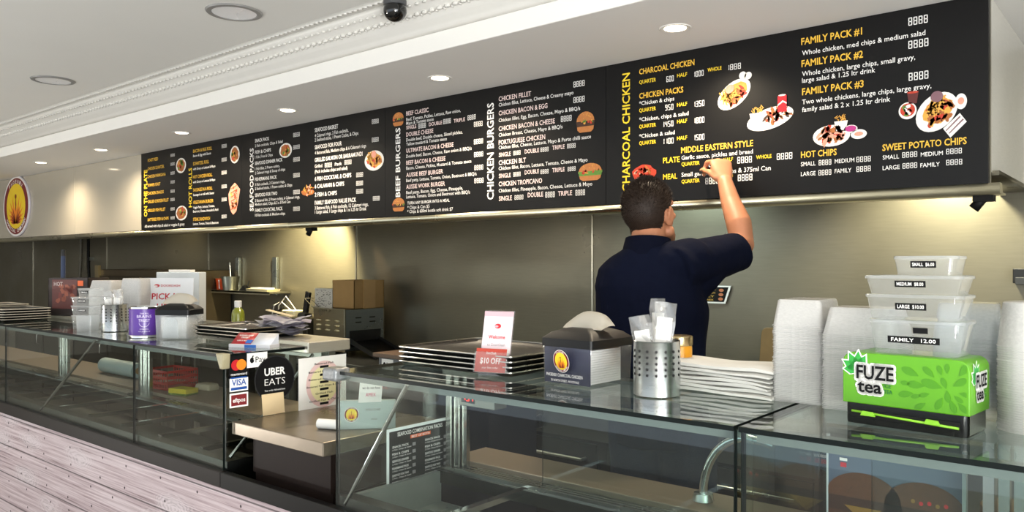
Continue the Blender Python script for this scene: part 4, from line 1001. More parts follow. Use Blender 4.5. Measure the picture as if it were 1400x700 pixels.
# note
t = thing('handwritten_note', 'small white handwritten note stuck inside the end glass', 'note', (-1.880, 1.58, 1.135))
M_ = Matrix.Rotation(R(-6), 4, 'X')
b = B(); box(b, -0.001, 0, -0.045, 0.045, -0.04, 0.045, M=M_); obj('sheet', b, PAPER, t)
f = plane((0.0008, 0, 0), M_ @ Vector((0,1,0)), M_ @ Vector((0,0,1)))
b = B(); txt(b, f, 'Sorry', 0, 0.022, 0.012, .03, 0, 0, 'C'); txt(b, f, 'we do not have', 0, 0.0, 0.009, .07, 0, 0, 'C'); txt(b, f, 'AMEX', 0, -0.022, 0.011, .04, 0, 1, 'C'); obj('handwriting', b, [BLACKM, pm('pink_ink', '#D9577A', .6)], t, recalc=False)
# thermostat with red digits
t = thing('thermostat', 'small steel thermostat with red digits under the middle glass top', 'thermostat', (-1.66, 1.845, 1.10))
b = B(); box(b, -0.075, 0.075, -0.03, 0.03, -0.03, 0.03); obj('housing', b, STEELD, t, bev=0.003)
f = plane((0, -0.0312, 0), (1, 0, 0), (0, 0, 1)); b = B(); quad(b, f, -0.062, -0.005, -0.018, 0.018); obj('display', b, BLACKP, t, recalc=False)
b = B(); digits(b, lift(f, (0,-1,0), .0008), '154', -0.056, -0.012, 0.045, 0.024); obj('red_digits', b, pm('led_red', '#FF2A1A', .4, emit=('#FF2010', 3.0)), t, recalc=False)
# curved tap behind the middle case
t = thing('curved_tap', 'curved steel tap pipe on the shelf behind the glass', 'tap', (-1.00, 2.03, 0.861))
b = B(); cyl(b, (0,0,0), (0,0,0.02), 0.03, 0.026, 24); obj('base', b, STEEL, t, True)
b = B(); tube(b, [(0.13*(1-math.cos(R(a))) , 0, 0.02 + 0.17*math.sin(R(a))) for a in range(0, 100, 9)] + [(0.17, 0, 0.188), (0.20, 0, 0.18)], 0.012, 14); obj('spout', b, CHROME, t, True)

# ---- burger poster behind the right case
t = thing('burger_poster', 'faded double burger poster standing behind the right glass case', 'poster', (-0.50, 1.985, 0.862))
b = B(); box(b, -0.145, 0.145, 0, 0.006, 0, 0.225); obj('backing', b, pm('poster_blue', '#566173', .4), t)
f = plane((0, -0.0012, 0), (1, 0, 0), (0, 0, 1)); L_ = [lift(f, (0,-1,0), .0005*k) for k in range(6)]
b = B(); rg = random.Random(5)
for cx_, wd in ((-0.065, 0.085), (0.068, 0.085)):
    poly(b, [L_[1](cx_ + wd*math.cos(R(a)), 0.095 + 0.062*math.sin(R(a))) for a in range(0, 181, 12)], 0)
    poly(b, [L_[0](cx_ + x_, z_) for x_, z_ in ((-wd, .105), (wd, .105), (wd*1.03, .060), (-wd*1.03, .060))], 1)
    poly(b, [L_[1](cx_ + x_, z_) for x_, z_ in ((-wd*.5, .075), (wd*.5, .075), (0.0, .042))], 2)
    poly(b, [L_[0](cx_ + x_, z_) for x_, z_ in ((-wd*1.03, .060), (wd*1.03, .060), (wd*.98, .022), (-wd*.98, .022))], 3)
    poly(b, [L_[1](cx_ + x_, z_) for x_, z_ in ((-wd, .025), (wd, .025), (wd*.9, .0), (-wd*.9, .0))], 0)
    for _ in range(30):
        a = rg.uniform(0.3, 2.8); q = rg.uniform(.4, .95); oval(b, L_[2], cx_ + wd*q*math.cos(a),   .095 + .062*q*math.sin(a), .0016, .0009, 0, 1, 8)
for k in range(5): oval(b, L_[3], 0.045 + k*0.017, 0.112 - 0.003*(k % 2), 0.0045, 0.005, 0, (2, 4, 4, 2, 4)[k], 12)
quad(b, L_[3], -0.118, -0.100, .180, .187, 5); quad(b, L_[3], -0.116, -0.102, .165, .176, 4)
obj('burger_print', b, [pm('poster_bun', '#573522', .5, var=.25, scale=60), pm('poster_patty', '#3A1F16', .5, var=.3, scale=60), pm('poster_cheese', '#8E6A2C', .5), pm('poster_patty_lower', '#4B2A1B', .5, var=.3, scale=60), RED, WHITE], t, recalc=False)
for x_ in (-.149, .149):
    b = B(); box(b, x_ - .004, x_ + .004, -.006, .012, 0, .24); obj('edge_strip', b, pm('strip_white', '#C9D2D4', .35), t)
t = thing('gold_tin', 'gold lidded tin at the right end of the shelf behind the glass', 'tin', (-0.262, 2.03, 0.861))
b = B(); lathe(b, [(0.062, 0), (0.065, .004), (0.065, .10), (0.062, .104)], 32); obj('body', b, pm('tin_gold', '#A98A3C', .35, .6), t, True)
b = B(); lathe(b, [(0.066, 0.104), (0.067, .108), (0.066, .125), (0.055, .130)], 32); obj('lid', b, pm('tin_lid', '#6E4C24', .4, .4), t, True)
# ---- card stand
t = thing('card_stand', 'slanted pink and white card stand with small red card pocket', 'card stand', (-1.46, 1.668, T), rz=16)
tilt = Matrix.Rotation(R(-14), 4, 'X')
b = B(); box(b, -0.047, 0.047, -0.001, 0.003, 0, 0.185, M=tilt); box(b, -0.047, 0.047, 0, 0.075, 0, 0.003); obj('acrylic_stand', b, clear_mat('acrylic', (.96, .95, .97), milk=.12), t)
b = B(); box(b, -0.045, 0.045, -0.0022, -0.0012, 0.006, 0.182, M=tilt); obj('insert', b, pm('pink_paper', '#EBD6DA', .5), t)
f0 = plane((0, 0, 0), (1, 0, 0), tilt @ Vector((0, 0, 1))); nn = tilt @ Vector((0, -1, 0)); f = lift(f0, nn, .0030)
b = B(); quad(b, f, -.045, .045, .168, .182, 1); oval(b, f, 0, .140, .010, .007, 0, 0); oval(b, lift(f0, nn, .0034), -.004, .139, .006, .003, 0, 1); txt(b, f, 'Welcome', 0, .104, .010, .052, .02, 0, 'C'); txt(b, f, 'to DoorDash', 0, .083, .008, .056, .01, 2, 'C'); txt(b, f, '11', 0, .060, .007, .012, .02, 0, 'C')
obj('print', b, [RED, pm('pink_band', '#DDAEB6', .5), GREYP], t, recalc=False)
b = B(); box(b, -0.050, 0.050, -0.030, -0.004, 0.004, 0.062, M=tilt); obj('card_pocket', b, clear_mat('pocket_plastic', (.97, .95, .95), milk=.2), t)
t2 = thing('voucher_cards', 'bundle of red voucher cards in the card stand pocket', 'cards', (-1.46, 1.668, T), rz=16)
b = B(); box(b, -0.047, 0.047, -0.0265, -0.012, 0.006, 0.072, M=tilt); obj('card_block', b, [WHITE], t2)
b = B(); f = lift(f0, nn, .0274); quad(b, f, -.047, .047, .006, .072, 0); txt(b, lift(f0, nn, .028), '$10 OFF', 0, .030, .016, .064, .02, 1, 'C'); txt(b, lift(f0, nn, .028), 'DoorDash', 0, .056, .007, .03, 0, 1, 'C'); txt(b, lift(f0, nn, .028), 'your first order', 0, .016, .006, .05, 0, 1, 'C')
obj('front_print', b, [pm('voucher_red', '#B8402E', .45), WHITE], t2, recalc=False)

# ---- napkin dispensers
def napkin_box(label, loc, rz, printed, w_=0.165, d_=0.185, h_=0.150):
    t = thing('napkin_dispenser', label, 'napkin dispenser', loc, rz)
    b = B(); rr_stack(b, [(0.0, w_*.94, d_*.94, .008), (0.003, w_*.96, d_*.96, .010), (h_*.68, w_, d_, .010)], cap1=False); obj('clear_bin', b, clear_mat('clear_bin', (.96, .97, .98), milk=.05, ior=1.4) if printed else FROST, t, True)
    b = B(); rr_stack(b, [(h_*.66, w_*1.01, d_*1.01, .010), (h_*.80, w_*1.01, d_*1.01, .010), (h_*.90, w_*.80, d_*.80, .008), (h_*.97, w_*.42, d_*.5, .008)]); obj('lid', b, pm('lid_black', '#0E0E0F', .45, spec=.3), t, True)
    b = B()
    for k in range(14): box(b, -w_*.36, w_*.36, -d_*.36, d_*.36, .006 + k*.0062, .0115 + k*.0062)
    obj('napkin_stack', b, PAPER, t)
    # napkin popping out of the slot
    b = B(); n_ = 12; grid = []
    for i in range(n_ + 1):
        u = i/n_; row = []
        top = .006 + .040*math.sin(math.pi*min(1, .08 + .86*u))**1.1
        for j in range(7):
            v = j/6
            row.append((-.060 + .132*u - .016*(1-u)*v, -.030 + .062*v + .010*math.sin(4*u), h_*.955 + top*math.sin(v*1.9)/1.0 - .018*max(0, u-.7)*v + .004*math.sin(9*u)*v))
        grid.append(row)
    G = [[b.verts.new(p) for p in r_] for r_ in grid]
    for i in range(n_):
        for j in range(6): b.faces.new((G[i][j], G[i+1][j], G[i+1][j+1], G[i][j+1]))
    bmesh.ops.solidify(b, geom=list(b.faces), thickness=.0016)
    nk = tag(obj('napkin', b, pm('soft_tissue', '#E9E3D6', .85), smooth=True), 'tissue sticking out of the ' + ('navy printed' if printed else 'plain clear') + ' napkin dispenser', 'napkin')
    nk.location = loc; nk.rotation_euler = (0, 0, R(rz))
    if printed:
        b = B(); box(b, -w_*.455, w_*.455, -d_*.468, -d_*.460, .005, h_*.66); obj('navy_insert', b, pm('insert_navy', '#191C3A', .45), t)
        y0 = -d_*.5 - .0035; f = plane((0, y0, 0), (1, 0, 0), (0, 0.05, 1)); f = plane((0, -d_*.478, 0), (1, 0, 0), (0, -.02, h_*.68)); f = lift(f, (0, -1, 0), .004)
        b = B(); emblem(b, f, (0, -1, 0), (-.004, .066), .026, .030); obj('emblem', b, EMB, t, recalc=False)
        b = B(); txt(b, f, 'PHOENIX CHARCOAL CHICKEN', 0, .024, .0085, .118, .015, 0, 'C'); txt(b, f, '30 NORTH STREET, WOODVALE', 0, .0105, .0062, .092, .015, 0, 'C'); obj('lettering', b, WHITE, t, recalc=False)
    else:
        b = B(); fy = -d_*.5 - .004
        rings(b, [[(x_, fy - e_, z_) for x_, z_ in [(.030*math.cos(R(a)), .070 + .022*math.sin(R(a))) for a in range(0, 181, 15)] + [(-.036, .006), (.036, .006)]] for e_ in (0, .004)])
        obj('window_frame', b, CLEAR, t, True)
napkin_box('black-lidded napkin dispenser with navy logo panel on the middle case', (-1.187, 1.735, T), -3, True)
napkin_box('black-lidded clear napkin dispenser without print, beside the purple tin', (-3.20, 1.655, T), 34, False, 0.150, 0.13, 0.152)

# ---- perforated cutlery holders with wrapped cutlery
def cutlery_holder(label, loc, r_, h_, seed, n_packs, side):
    t = thing('cutlery_holder', label, 'cutlery holder', loc)
    b = B(); lathe(b, [(r_-.004, 0), (r_, .003), (r_, h_-.003), (r_+.0012, h_-.001), (r_, h_), (r_-.003, h_), (r_-.003, .004)], 48, cap1=True); obj('cylinder', b, steel_mat('satin_steel', '#C9CBCA', .24, (1, 1, 40)), t, True)
    b = B()
    for k in range(16):
        for g_ in range(5):
            if k % 2 and False: continue
            a = 2*math.pi*(k/16) + .1; z = h_*.40 + g_*h_*.105 + 0.0
            c_, s_ = math.cos(a), math.sin(a); o_ = Vector((c_*(r_+.0006), s_*(r_+.0006), z)); uu = Vector((-s_, c_, 0))
            poly(b, [o_ + uu*(.0033*math.cos(q)) + Vector((0,0,.0033*math.sin(q))) for q in [2*math.pi*i/12 for i in range(12)]])
    obj('perforations', b, pm('hole_dark', '#1B1B1B', .7), t, recalc=False)
    rg = random.Random(seed)
    for k in range(n_packs):
        p = thing('cutlery_pack', side[k], 'cutlery pack', (loc[0] + side_off[k][0]*r_, loc[1] + side_off[k][1]*r_, loc[2] + .02), rz=side_off[k][2], group='plastic-wrapped cutlery packs')
        tl = Matrix.Rotation(R(side_off[k][3]), 4, 'Y'); hh = h_ + side_off[k][4]
        b = B(); rows = []
        for i in range(9):
            z = hh*i/8; wd = .023 + .006*rg.random()*(i > 5)
            rows.append([tl @ Vector((x_*wd, .006*math.sin(3*x_ + i*1.7 + k) + (.004*rg.random() if i > 4 else 0) + y_, z)) for x_, y_ in ((-1, 0), (-.5, .003), (0, .004), (.5, .003), (1, 0), (.5, -.003), (0, -.004), (-.5, -.003))])
        rings(b, rows); obj('wrapper', b, clear_mat('crinkly_film', (.95, .95, .95), milk=.16, ior=1.7, rough=.05), p, True)
        b = B(); box(b, -.018, .018, -.0025, .0025, .004, hh - .035, M=tl); obj('napkin', b, PAPER, p)
side_off = [(-.12, -.25, 18, -10, .040), (.30, -.35, 10, 5, .072), (-.1, .45, -15, -2, .078)]
cutlery_holder('shiny perforated steel cutlery holder beside the orange jar', (-0.944, 1.672, T), .0555, .132, 3, 3, ['left wrapped cutlery pack leaning out of the shiny holder', 'tallest wrapped cutlery pack at the front of the shiny holder', 'wrapped cutlery pack at the back of the shiny holder'])
side_off = [(-.2, -.2, 30, -7, .040), (.25, -.1, 20, 6, .046), (0, .4, 0, 1, .05)]
cutlery_holder('perforated steel cutlery holder beside the small clear containers', (-3.765, 1.635, T), .058, .126, 9, 3, ['left wrapped cutlery pack in the holder by the small containers', 'right wrapped cutlery pack in the holder by the small containers', 'rear wrapped cutlery pack in the holder by the small containers'])
# ---- orange jar
t = thing('sauce_jar', 'glass jar of orange sauce with a steel lid', 'jar', (-0.985, 1.86, T))
b = B(); lathe(b, [(.030, 0), (.034, .003), (.034, .098), (.031, .104)], 32); obj('sauce', b, pm('orange_sauce', '#E39A1C', .35, coat=.6), t, True)
b = B(); lathe(b, [(.0345, .102), (.0355, .106), (.0355, .124), (.033, .127)], 32); obj('lid', b, steel_mat('jar_lid', '#C9B48A', .25), t, True)
# ---- folded paper bags, each a thing
def bag(i, n):
    rg = random.Random(40 + i); t0 = .0125 if i < n-1 else .014
    b = B(); nx_, ny_ = 12, 6; L1, W1 = .262 + rg.uniform(-.006, .006), .135
    def top(u, v): return .0022*math.sin(u*7 + i*1.3) + .0016*math.sin(v*9 + i) - .006*max(0, u - .85)/.15
    A = [[b.verts.new(((u/nx_ - .5)*L1, (v/ny_ - .5)*W1, 0.0005 + .5*top(u/nx_, v/ny_) + .001)) for v in range(ny_+1)] for u in range(nx_+1)]
    Z = [[b.verts.new(((u/nx_ - .5)*L1*.99, (v/ny_ - .5)*W1*.98, t0*.86 + top(u/nx_, v/ny_) - (.003 if v in (0, ny_) else 0))) for v in range(ny_+1)] for u in range(nx_+1)]
    for u in range(nx_):
        for v in range(ny_): b.faces.new((A[u][v], A[u][v+1], A[u+1][v+1], A[u+1][v])); b.faces.new((Z[u][v], Z[u+1][v], Z[u+1][v+1], Z[u][v+1]))
    for v in range(ny_): b.faces.new((A[0][v], Z[0][v], Z[0][v+1], A[0][v+1])); b.faces.new((A[nx_][v], A[nx_][v+1], Z[nx_][v+1], Z[nx_][v]))
    for u in range(nx_): b.faces.new((A[u][0], A[u+1][0], Z[u+1][0], Z[u][0])); b.faces.new((A[u][ny_], Z[u][ny_], Z[u+1][ny_], A[u+1][ny_]))
    o = obj('paper_bag', b, pm('bag_white', '#E4E2DC', .8, bump=.25, bscale=25), smooth=True)
    o.location = (-0.832 + rg.uniform(-.006, .006), 1.842 + rg.uniform(-.004, .004), T + .0098*i + .001); o.rotation_euler = (0, 0, R(-2 + rg.uniform(-2.5, 2.5)))
    nm = {0: 'lowest folded white paper bag of the pile by the orange jar', n-1: 'topmost folded white paper bag of the pile by the orange jar'}.get(i)
    tag(o, nm or 'folded white paper bag inside the pile by the orange jar', 'paper bag', 'folded white paper bags')
for i in range(7): bag(i, 7)
# ---- nested tubs, upside-down, each a thing
def tub_mesh(w_, d_, h_, th=.0012, round_=False, r_=.012):
    b = B(); k = .86
    if round_:
        lathe(b, [(w_/2 + .0016, 0), (w_/2 + .0016, .0016), (w_/2, .0035), (w_/2*k, h_ - .002), (w_/2*k - .003, h_), (0.001, h_)], 36, cap0=False)
    else:
        rr_stack(b, [(0, w_ + .0036, d_ + .0036, r_), (.0018, w_ + .0036, d_ + .0036, r_), (.002, w_, d_, r_), (h_ - .003, w_*k, d_*(1 - (1-k)*w_/d_), r_), (h_, w_*k - .006, d_*(1 - (1-k)*w_/d_) - .006, r_*.8)], cap0=False, n=4)
    return b
def tub_stack(x, y, rz, w_, d_, h_, n, pitch, labels, group, mat, rnd=False, z0=T):
    first = obj('plastic_tub', tub_mesh(w_, d_, h_, round_=rnd), mat, smooth=True)
    rg = random.Random(n)
    for i in range(n):
        o = first if i == 0 else first.copy()
        if i: COL.objects.link(o)
        o.location = (x + rg.uniform(-.0012, .0012), y + rg.uniform(-.001, .001), z0 + i*pitch); o.rotation_euler = (0, 0, R(rz + rg.uniform(-.6, .6)))
        tag(o, labels[1] if i == n-1 else (labels[2] if i == 0 else labels[0]), 'plastic tub', group)
tub_stack(-0.652, 1.862, 3, .112, .165, .060, 43, .0041, ('white plastic tub within the tall nested stack beside the paper bags', 'topmost white tub of the stack beside the paper bags', 'lowest white tub of the stack beside the paper bags'), 'tubs stacked beside the paper bags', TUB)
tub_stack(-0.507, 1.815, 0, .155, .125, .060, 40, .0041, ('white plastic tub within the nested stack behind the green dispenser', 'topmost white tub of the stack behind the green dispenser', 'lowest white tub of the stack behind the green dispenser'), 'tubs stacked behind the green dispenser', TUB)
tub_stack(-0.328, 1.90, 8, .130, .115, .075, 22, .0075, ('clear tub within the stack behind the labelled containers', 'topmost clear tub of the stack behind the labelled containers', 'lowest clear tub of the stack behind the labelled containers'), 'clear tubs behind the labelled containers', FROST)
tub_stack(-0.193, 1.775, 0, .128, .128, .085, 36, .0045, ('round white tub within the stack at the right edge', 'topmost round white tub of the stack at the right edge', 'lowest round white tub of the stack at the right edge'), 'round tubs at the right edge', TUB, True)
tub_stack(-4.22, 1.80, 20, .15, .12, .060, 16, .0100, ('white tub within the short stack left of the tall one, far end of the counter', 'topmost white tub of the left stack at the far end', 'lowest white tub of the left stack at the far end'), 'tubs in the left stack at the far end', TUB, z0=1.222)
tub_stack(-3.985, 1.84, 26, .125, .115, .085, 22, .0066, ('white tub within the stack behind the far cutlery holder', 'topmost white tub of the stack behind the far cutlery holder', 'lowest white tub of the stack behind the far cutlery holder'), 'tubs behind the far cutlery holder', TUB, z0=1.222)
# ---- straw dispenser
def straw_dispenser():
    t = thing('straw_dispenser', 'bright green straw dispenser box with black base and leaf print', 'straw dispenser', (-0.383, 1.678, T), rz=-6)
    w_, d_ = .228, .118
    b = B(); rr_stack(b, [(.0, w_*.955, d_*.93, .010), (.004, w_*.965, d_*.95, .012), (.046, w_*.965, d_*.95, .012)]); base = obj('base', b, pm('gloss_black', '#0D0E0E', .22), t, True)
    GR = pm('lime_green', '#589C0A', .32, var=.04, coat=.25)
    b = B(); h0, h1, rr_ = .040, .140, .020
    pr = [(-w_/2, h0), (w_/2, h0)] + [(w_/2 - rr_ + rr_*math.cos(R(a)), h1 - rr_ + rr_*math.sin(R(a))) for a in range(0, 91, 15)] + [(-w_/2 + rr_ + rr_*math.cos(R(a)), h1 - rr_ + rr_*math.sin(R(a))) for a in range(90, 181, 15)]
    prism(b, [(x_, -d_/2, z_) for x_, z_ in pr], (0, d_, 0)); obj('cover', b, GR, t, bev=.002)
    b = B(); x1 = w_*.4825; quad(b, plane((x1 + .0006, 0, 0), (0, 1, 0), (0, 0, 1)), -.048, .048, .004, .039); obj('end_plate', b, STEELD, t, recalc=False)
    y0 = -d_*.475 - .0012
    b = B(); quad(b, plane((0, y0, 0), (1, 0, 0), (0, 0, 1)), -.098, .098, .013, .027); obj('slot', b, pm('slot_black', '#020202', .8), base, recalc=False)
    b = B(); cyl(b, (-.096, y0 - .002, .0245), (.096, y0 - .002, .0165), .0024, n=8); 
    for x_ in (-.064, .052): rings(b, [[(x_ - .014, y0 - .002 - e_, .018), (x_ + .014, y0 - .002 - e_, .018), (x_ + .010, y0 - .002 - e_, .026), (x_ - .010, y0 - .002 - e_, .027)] for e_ in (0, .004)])
    obj('straw_lever', b, pm('lever_green', '#9BE03A', .35), base)
    def logo(f, nrm, u, v, k, name):
        L_ = [lift(f, nrm, .0004*q) for q in range(7)]; b = B()
        def star(lv, mi, s_):
            for ang, l_ in ((62, .036), (88, .040), (118, .040), (150, .036), (180, .030)):
                ca, sa = math.cos(R(ang)), math.sin(R(ang)); w2 = .010*s_ + (.0006 if s_ > 1 else 0)
                poly(b, [L_[lv](u + k*(.008 + x_*ca - y_*sa), v + k*(.012 + x_*sa + y_*ca)) for x_, y_ in ((0, -w2*.6), (l_*.5*s_, -w2), (l_*s_, 0), (l_*.5*s_, w2), (0, w2*.6))], mi)
        star(0, 0, 1.04); star(1, 3, .92)
        txt(b, L_[2], 'FUZE', u + k*.006, v + k*-.004, k*.026, k*.070, .05, 0, ring=k*.0046); txt(b, L_[2], 'tea', u + k*.008, v + k*-.030, k*.024, k*.046, .05, 0, ring=k*.0046)
        txt(b, L_[3], 'FUZE', u + k*.006, v + k*-.004, k*.026, k*.070, .022, 1); txt(b, L_[3], 'tea', u + k*.008, v + k*-.030, k*.024, k*.046, .022, 1)
        txt(b, L_[3], 'ICE', u + k*.058, v + k*-.018, k*.0075, k*.013, .02, 2); txt(b, L_[3], 'TEA', u + k*.058, v + k*-.029, k*.0075, k*.016, .02, 2)
        obj(name, b, [WHITE, BLACKM, pm('leaf_dark', '#1E6B2B', .4), pm('leaf_green', '#2F9E3A', .4)], t, recalc=False)
    f = plane((0, -d_/2 - .0008, 0), (1, 0, 0), (0, 0, 1)); logo(f, (0,-1,0), -.092, .094, 1.0, 'logo_print')
    fs = plane((w_/2 + .0008, 0, 0), (0, 1, 0), (0, 0, 1)); logo(fs, NX, -.032, .092, .88, 'logo_print')
    rg = random.Random(11)
    def drops(f, u0, u1, n, name, M1):
        b = B(); done = []
        for _ in range(n*6):
            u, v = rg.uniform(u0, u1), rg.uniform(.048, .126); s_ = rg.uniform(.010, .022)
            if any((u-a)**2 + (v-c)**2 < (s_ + q)**2*.34 for a, c, q in done): continue
            done.append((u, v, s_)); a0 = math.atan2(v - .085, u - (u0+u1)/2 - .02); P = []
            for i in range(14):
                q = 2*math.pi*i/14; x_ = math.cos(q)*s_*.9; y_ = math.sin(q)*s_*.42*(1 - .75*(math.cos(q) < 0)*abs(math.cos(q)))
                uu, vv = u + x_*math.cos(a0) - y_*math.sin(a0), v + x_*math.sin(a0) + y_*math.cos(a0)
                P.append(f(min(u1 + .001, max(u0 - .02, uu)), min(.132, max(.043, vv))))
            poly(b, P)
        obj(name, b, M1, t, recalc=False)
    drops(lift(f, (0,-1,0), .0002), .004, .108, 60, 'leaf_pattern', pm('green_pattern', '#468809', .32))
straw_dispenser()
# ---- labelled sample containers on the dispenser
def container(label, loc, rz, w_, d_, h_, text, lw, name_group='labelled sample containers on the green dispenser', strip=True, lidh=.006, z_l=None, extra=False):
    t = thing('food_container', label, 'food container', loc, rz, name_group)
    b = B(); rr_stack(b, [(0, w_*.865, d_*.85, .014), (.002, w_*.88, d_*.865, .016), (h_ - lidh, w_*.965, d_*.955, .018)], cap1=False); obj('tub', b, CLEAR, t, True)
    b = B(); rr_stack(b, [(h_ - lidh, w_*.97, d_*.96, .018), (h_ - lidh, w_, d_, .020), (h_ - .001, w_, d_, .020), (h_, w_*.98, d_*.98, .018), (h_ - .002, w_*.93, d_*.92, .016)], cap0=False); obj('lid', b, FROST, t, True)
    y_b, y_t = -d_*.432, -d_*.478; z_l = z_l or h_*.40
    f = plane((0, y_b - .0014, 0), (1, 0, 0), (0, (y_t - y_b), h_ - lidh)); nn = (0, -1, -.2)
    b = B(); s_ = w_*.0
    lh = min(.013, h_*.34)
    quad(b, f, -lw/2 + s_, lw/2 + s_, z_l, z_l + lh, 0); txt(b, lift(f, nn, .0006), text, s_, z_l + lh*.25, lh*.52, lw*.86, .01, 1, 'C')
    if extra: quad(b, f, .0, .026, z_l + .020, z_l + .031, 0)
    obj('price_strip', b, [BLACKM, WHITE], t, recalc=False)
    return t
zc = T + .1405
container('largest clear container labelled FAMILY, lowest on the green dispenser', (-0.372, 1.690, zc), -4, .172, .112, .066, 'FAMILY   12.00', .092, z_l=.022, extra=True)
container('clear container labelled LARGE, second from the bottom of its pile', (-0.376, 1.690, zc + .0665), -4, .176, .114, .048, 'LARGE  $10.00', .055)
container('clear container labelled MEDIUM, third from the bottom of its pile', (-0.377, 1.690, zc + .115), -4, .176, .114, .036, 'MEDIUM  $8.00', .055)
container('smallest clear container labelled SMALL, top of the labelled pile', (-0.358, 1.690, zc + .1515), -4, .116, .086, .037, 'SMALL  $6.00', .045)
for w_, d_, h_, z, tx, lb in ((.15, .11, .068, 0, 'FAMILY', 'lowest clear container of the small pile by the far cutlery holder'), (.152, .112, .046, .0685, 'LARGE', 'second lowest clear container of the small pile at the far end'), (.152, .112, .040, .115, 'MEDIUM', 'third clear container up in the small pile at the far end'), (.10, .08, .040, .1555, 'SMALL', 'topmost small clear container of the far pile')):
    container(lb, (-3.965, 1.61, T + z), 22, w_, d_, h_, tx, .045, 'clear containers by the far cutlery holder')
# small square clear box beside the far containers
b = B(); rr_stack(b, [(0, .075, .06, .006), (.075, .08, .064, .006)]); o = tag(obj('clear_box', b, FROST, smooth=True), 'small clear box in front of the far containers', 'box'); o.location = (-3.862, 1.555, T); o.rotation_euler = (0, 0, R(30))

# ---- trays
def tray(loc, w_, d_, h_, label, group, rim, inner, rz=0):
    t = thing('serving_tray', label, 'tray', loc, rz, group)
    b = B(); rr_stack(b, [(0, w_ - .03, d_ - .03, .012), (.002, w_ - .022, d_ - .022, .012), (h_, w_, d_, .015), (h_, w_ - .014, d_ - .014, .012), (.004, w_ - .036, d_ - .036, .010)]); obj('pan', b, inner, t, True)
    b = B(); rings(b, [[(x_, y_, z_) for x_, y_ in rrect(a, c, .015)] for z_, a, c in ((h_ - .001, w_ + .004, d_ + .004), (h_ + .002, w_ + .004, d_ + .004), (h_ + .002, w_ - .016, d_ - .016), (h_ - .001, w_ - .016, d_ - .016))], cap0=False, cap1=False); obj('rim', b, rim, t, True)
    return t
DARKT = pm('tray_black', '#201F1E', .3, var=.1); RIM = steel_mat('rim_steel', '#C9C5BA', .25)
order = ['lowest', 'second lowest', 'third', 'topmost']
for i in range(4): tray((-1.62, 1.845, T + .0145*i), .46, .37, .013, order[i] + ' steel-rimmed black tray in the stack behind the card stand', 'steel-rimmed trays behind the card stand', RIM, DARKT)
for i in range(3): tray((-2.94, 1.775 + .03, 1.2225 + .0145*i), .36, .26, .013, ('lowest', 'middle', 'topmost')[i] + ' dark tray of the stack beside the clear napkin dispenser', 'dark trays by the clear napkin dispenser', RIM, DARKT, 3)
for i in range(5): tray((-4.97, 1.615, T + .0135*i), .36, .24, .012, ('lowest', 'second lowest', 'middle', 'second highest', 'topmost')[i] + ' dark tray of the nearer stack at the left edge', 'trays stacked at the left edge, nearer', pm('rim_cream', '#CFC6B2', .4), DARKT)
for i in range(5): tray((-5.42, 1.63, T + .0145*i), .34, .30, .012, ('lowest', 'second lowest', 'middle', 'second highest', 'topmost')[i] + ' pale tray of the further stack at the left edge', 'trays stacked at the left edge, further', pm('rim_cream', '#CFC6B2', .4), pm('tray_grey', '#5C5850', .4))

# ---- left counter things
def ctxt(r_, a_mid): return lambda u, v: Vector((r_*math.cos(a_mid + u/r_), r_*math.sin(a_mid + u/r_), v))
t = thing('purple_tin', 'purple tin with pale lettering and a smile mark', 'tin', (-3.365, 1.585, T))
b = B(); lathe(b, [(.060, 0), (.0625, .002), (.0625, .010), (.061, .012)], 40, cap1=False); obj('base_rim', b, CHROME, t, True)
b = B(); lathe(b, [(.061, .010), (.061, .120), (.059, .122)], 40); obj('body', b, pm('purple_label', '#5A3296', .35, var=.06, coat=.2), t, True)
b = B(); lathe(b, [(.059, .121), (.0625, .123), (.0625, .130), (.060, .132), (.058, .126)], 40); obj('lid', b, CHROME, t, True)
am = math.atan2(-1.6, 3.3) - .02
b = B(); f = ctxt(.0618, am); txt(b, f, 'THE BIG', 0, .101, .006, .035, 0, 0, 'C'); txt(b, f, 'BRAINS', 0, .086, .012, .058, .0, 0, 'C'); txt(b, f, 'TRUST', 0, .069, .012, .046, .0, 0, 'C')
for k in range(16):
    a0, a1 = R(190 + k*10), R(200 + k*10)
    poly(b, [f(.021*math.cos(a0), .068 + .021*math.sin(a0)), f(.021*math.cos(a1), .068 + .021*math.sin(a1)), f(.0195*math.cos(a1), .068 + .0195*math.sin(a1)), f(.0195*math.cos(a0), .068 + .0195*math.sin(a0))])
txt(b, f, 'DONATIONS', 0, .036, .005, .034, 0, 0, 'C'); txt(b, f, 'please give generously', 0, .027, .005, .046, 0, 0, 'C'); obj('lettering', b, pm('lilac_print', '#E4D8F2', .5), t, recalc=False)
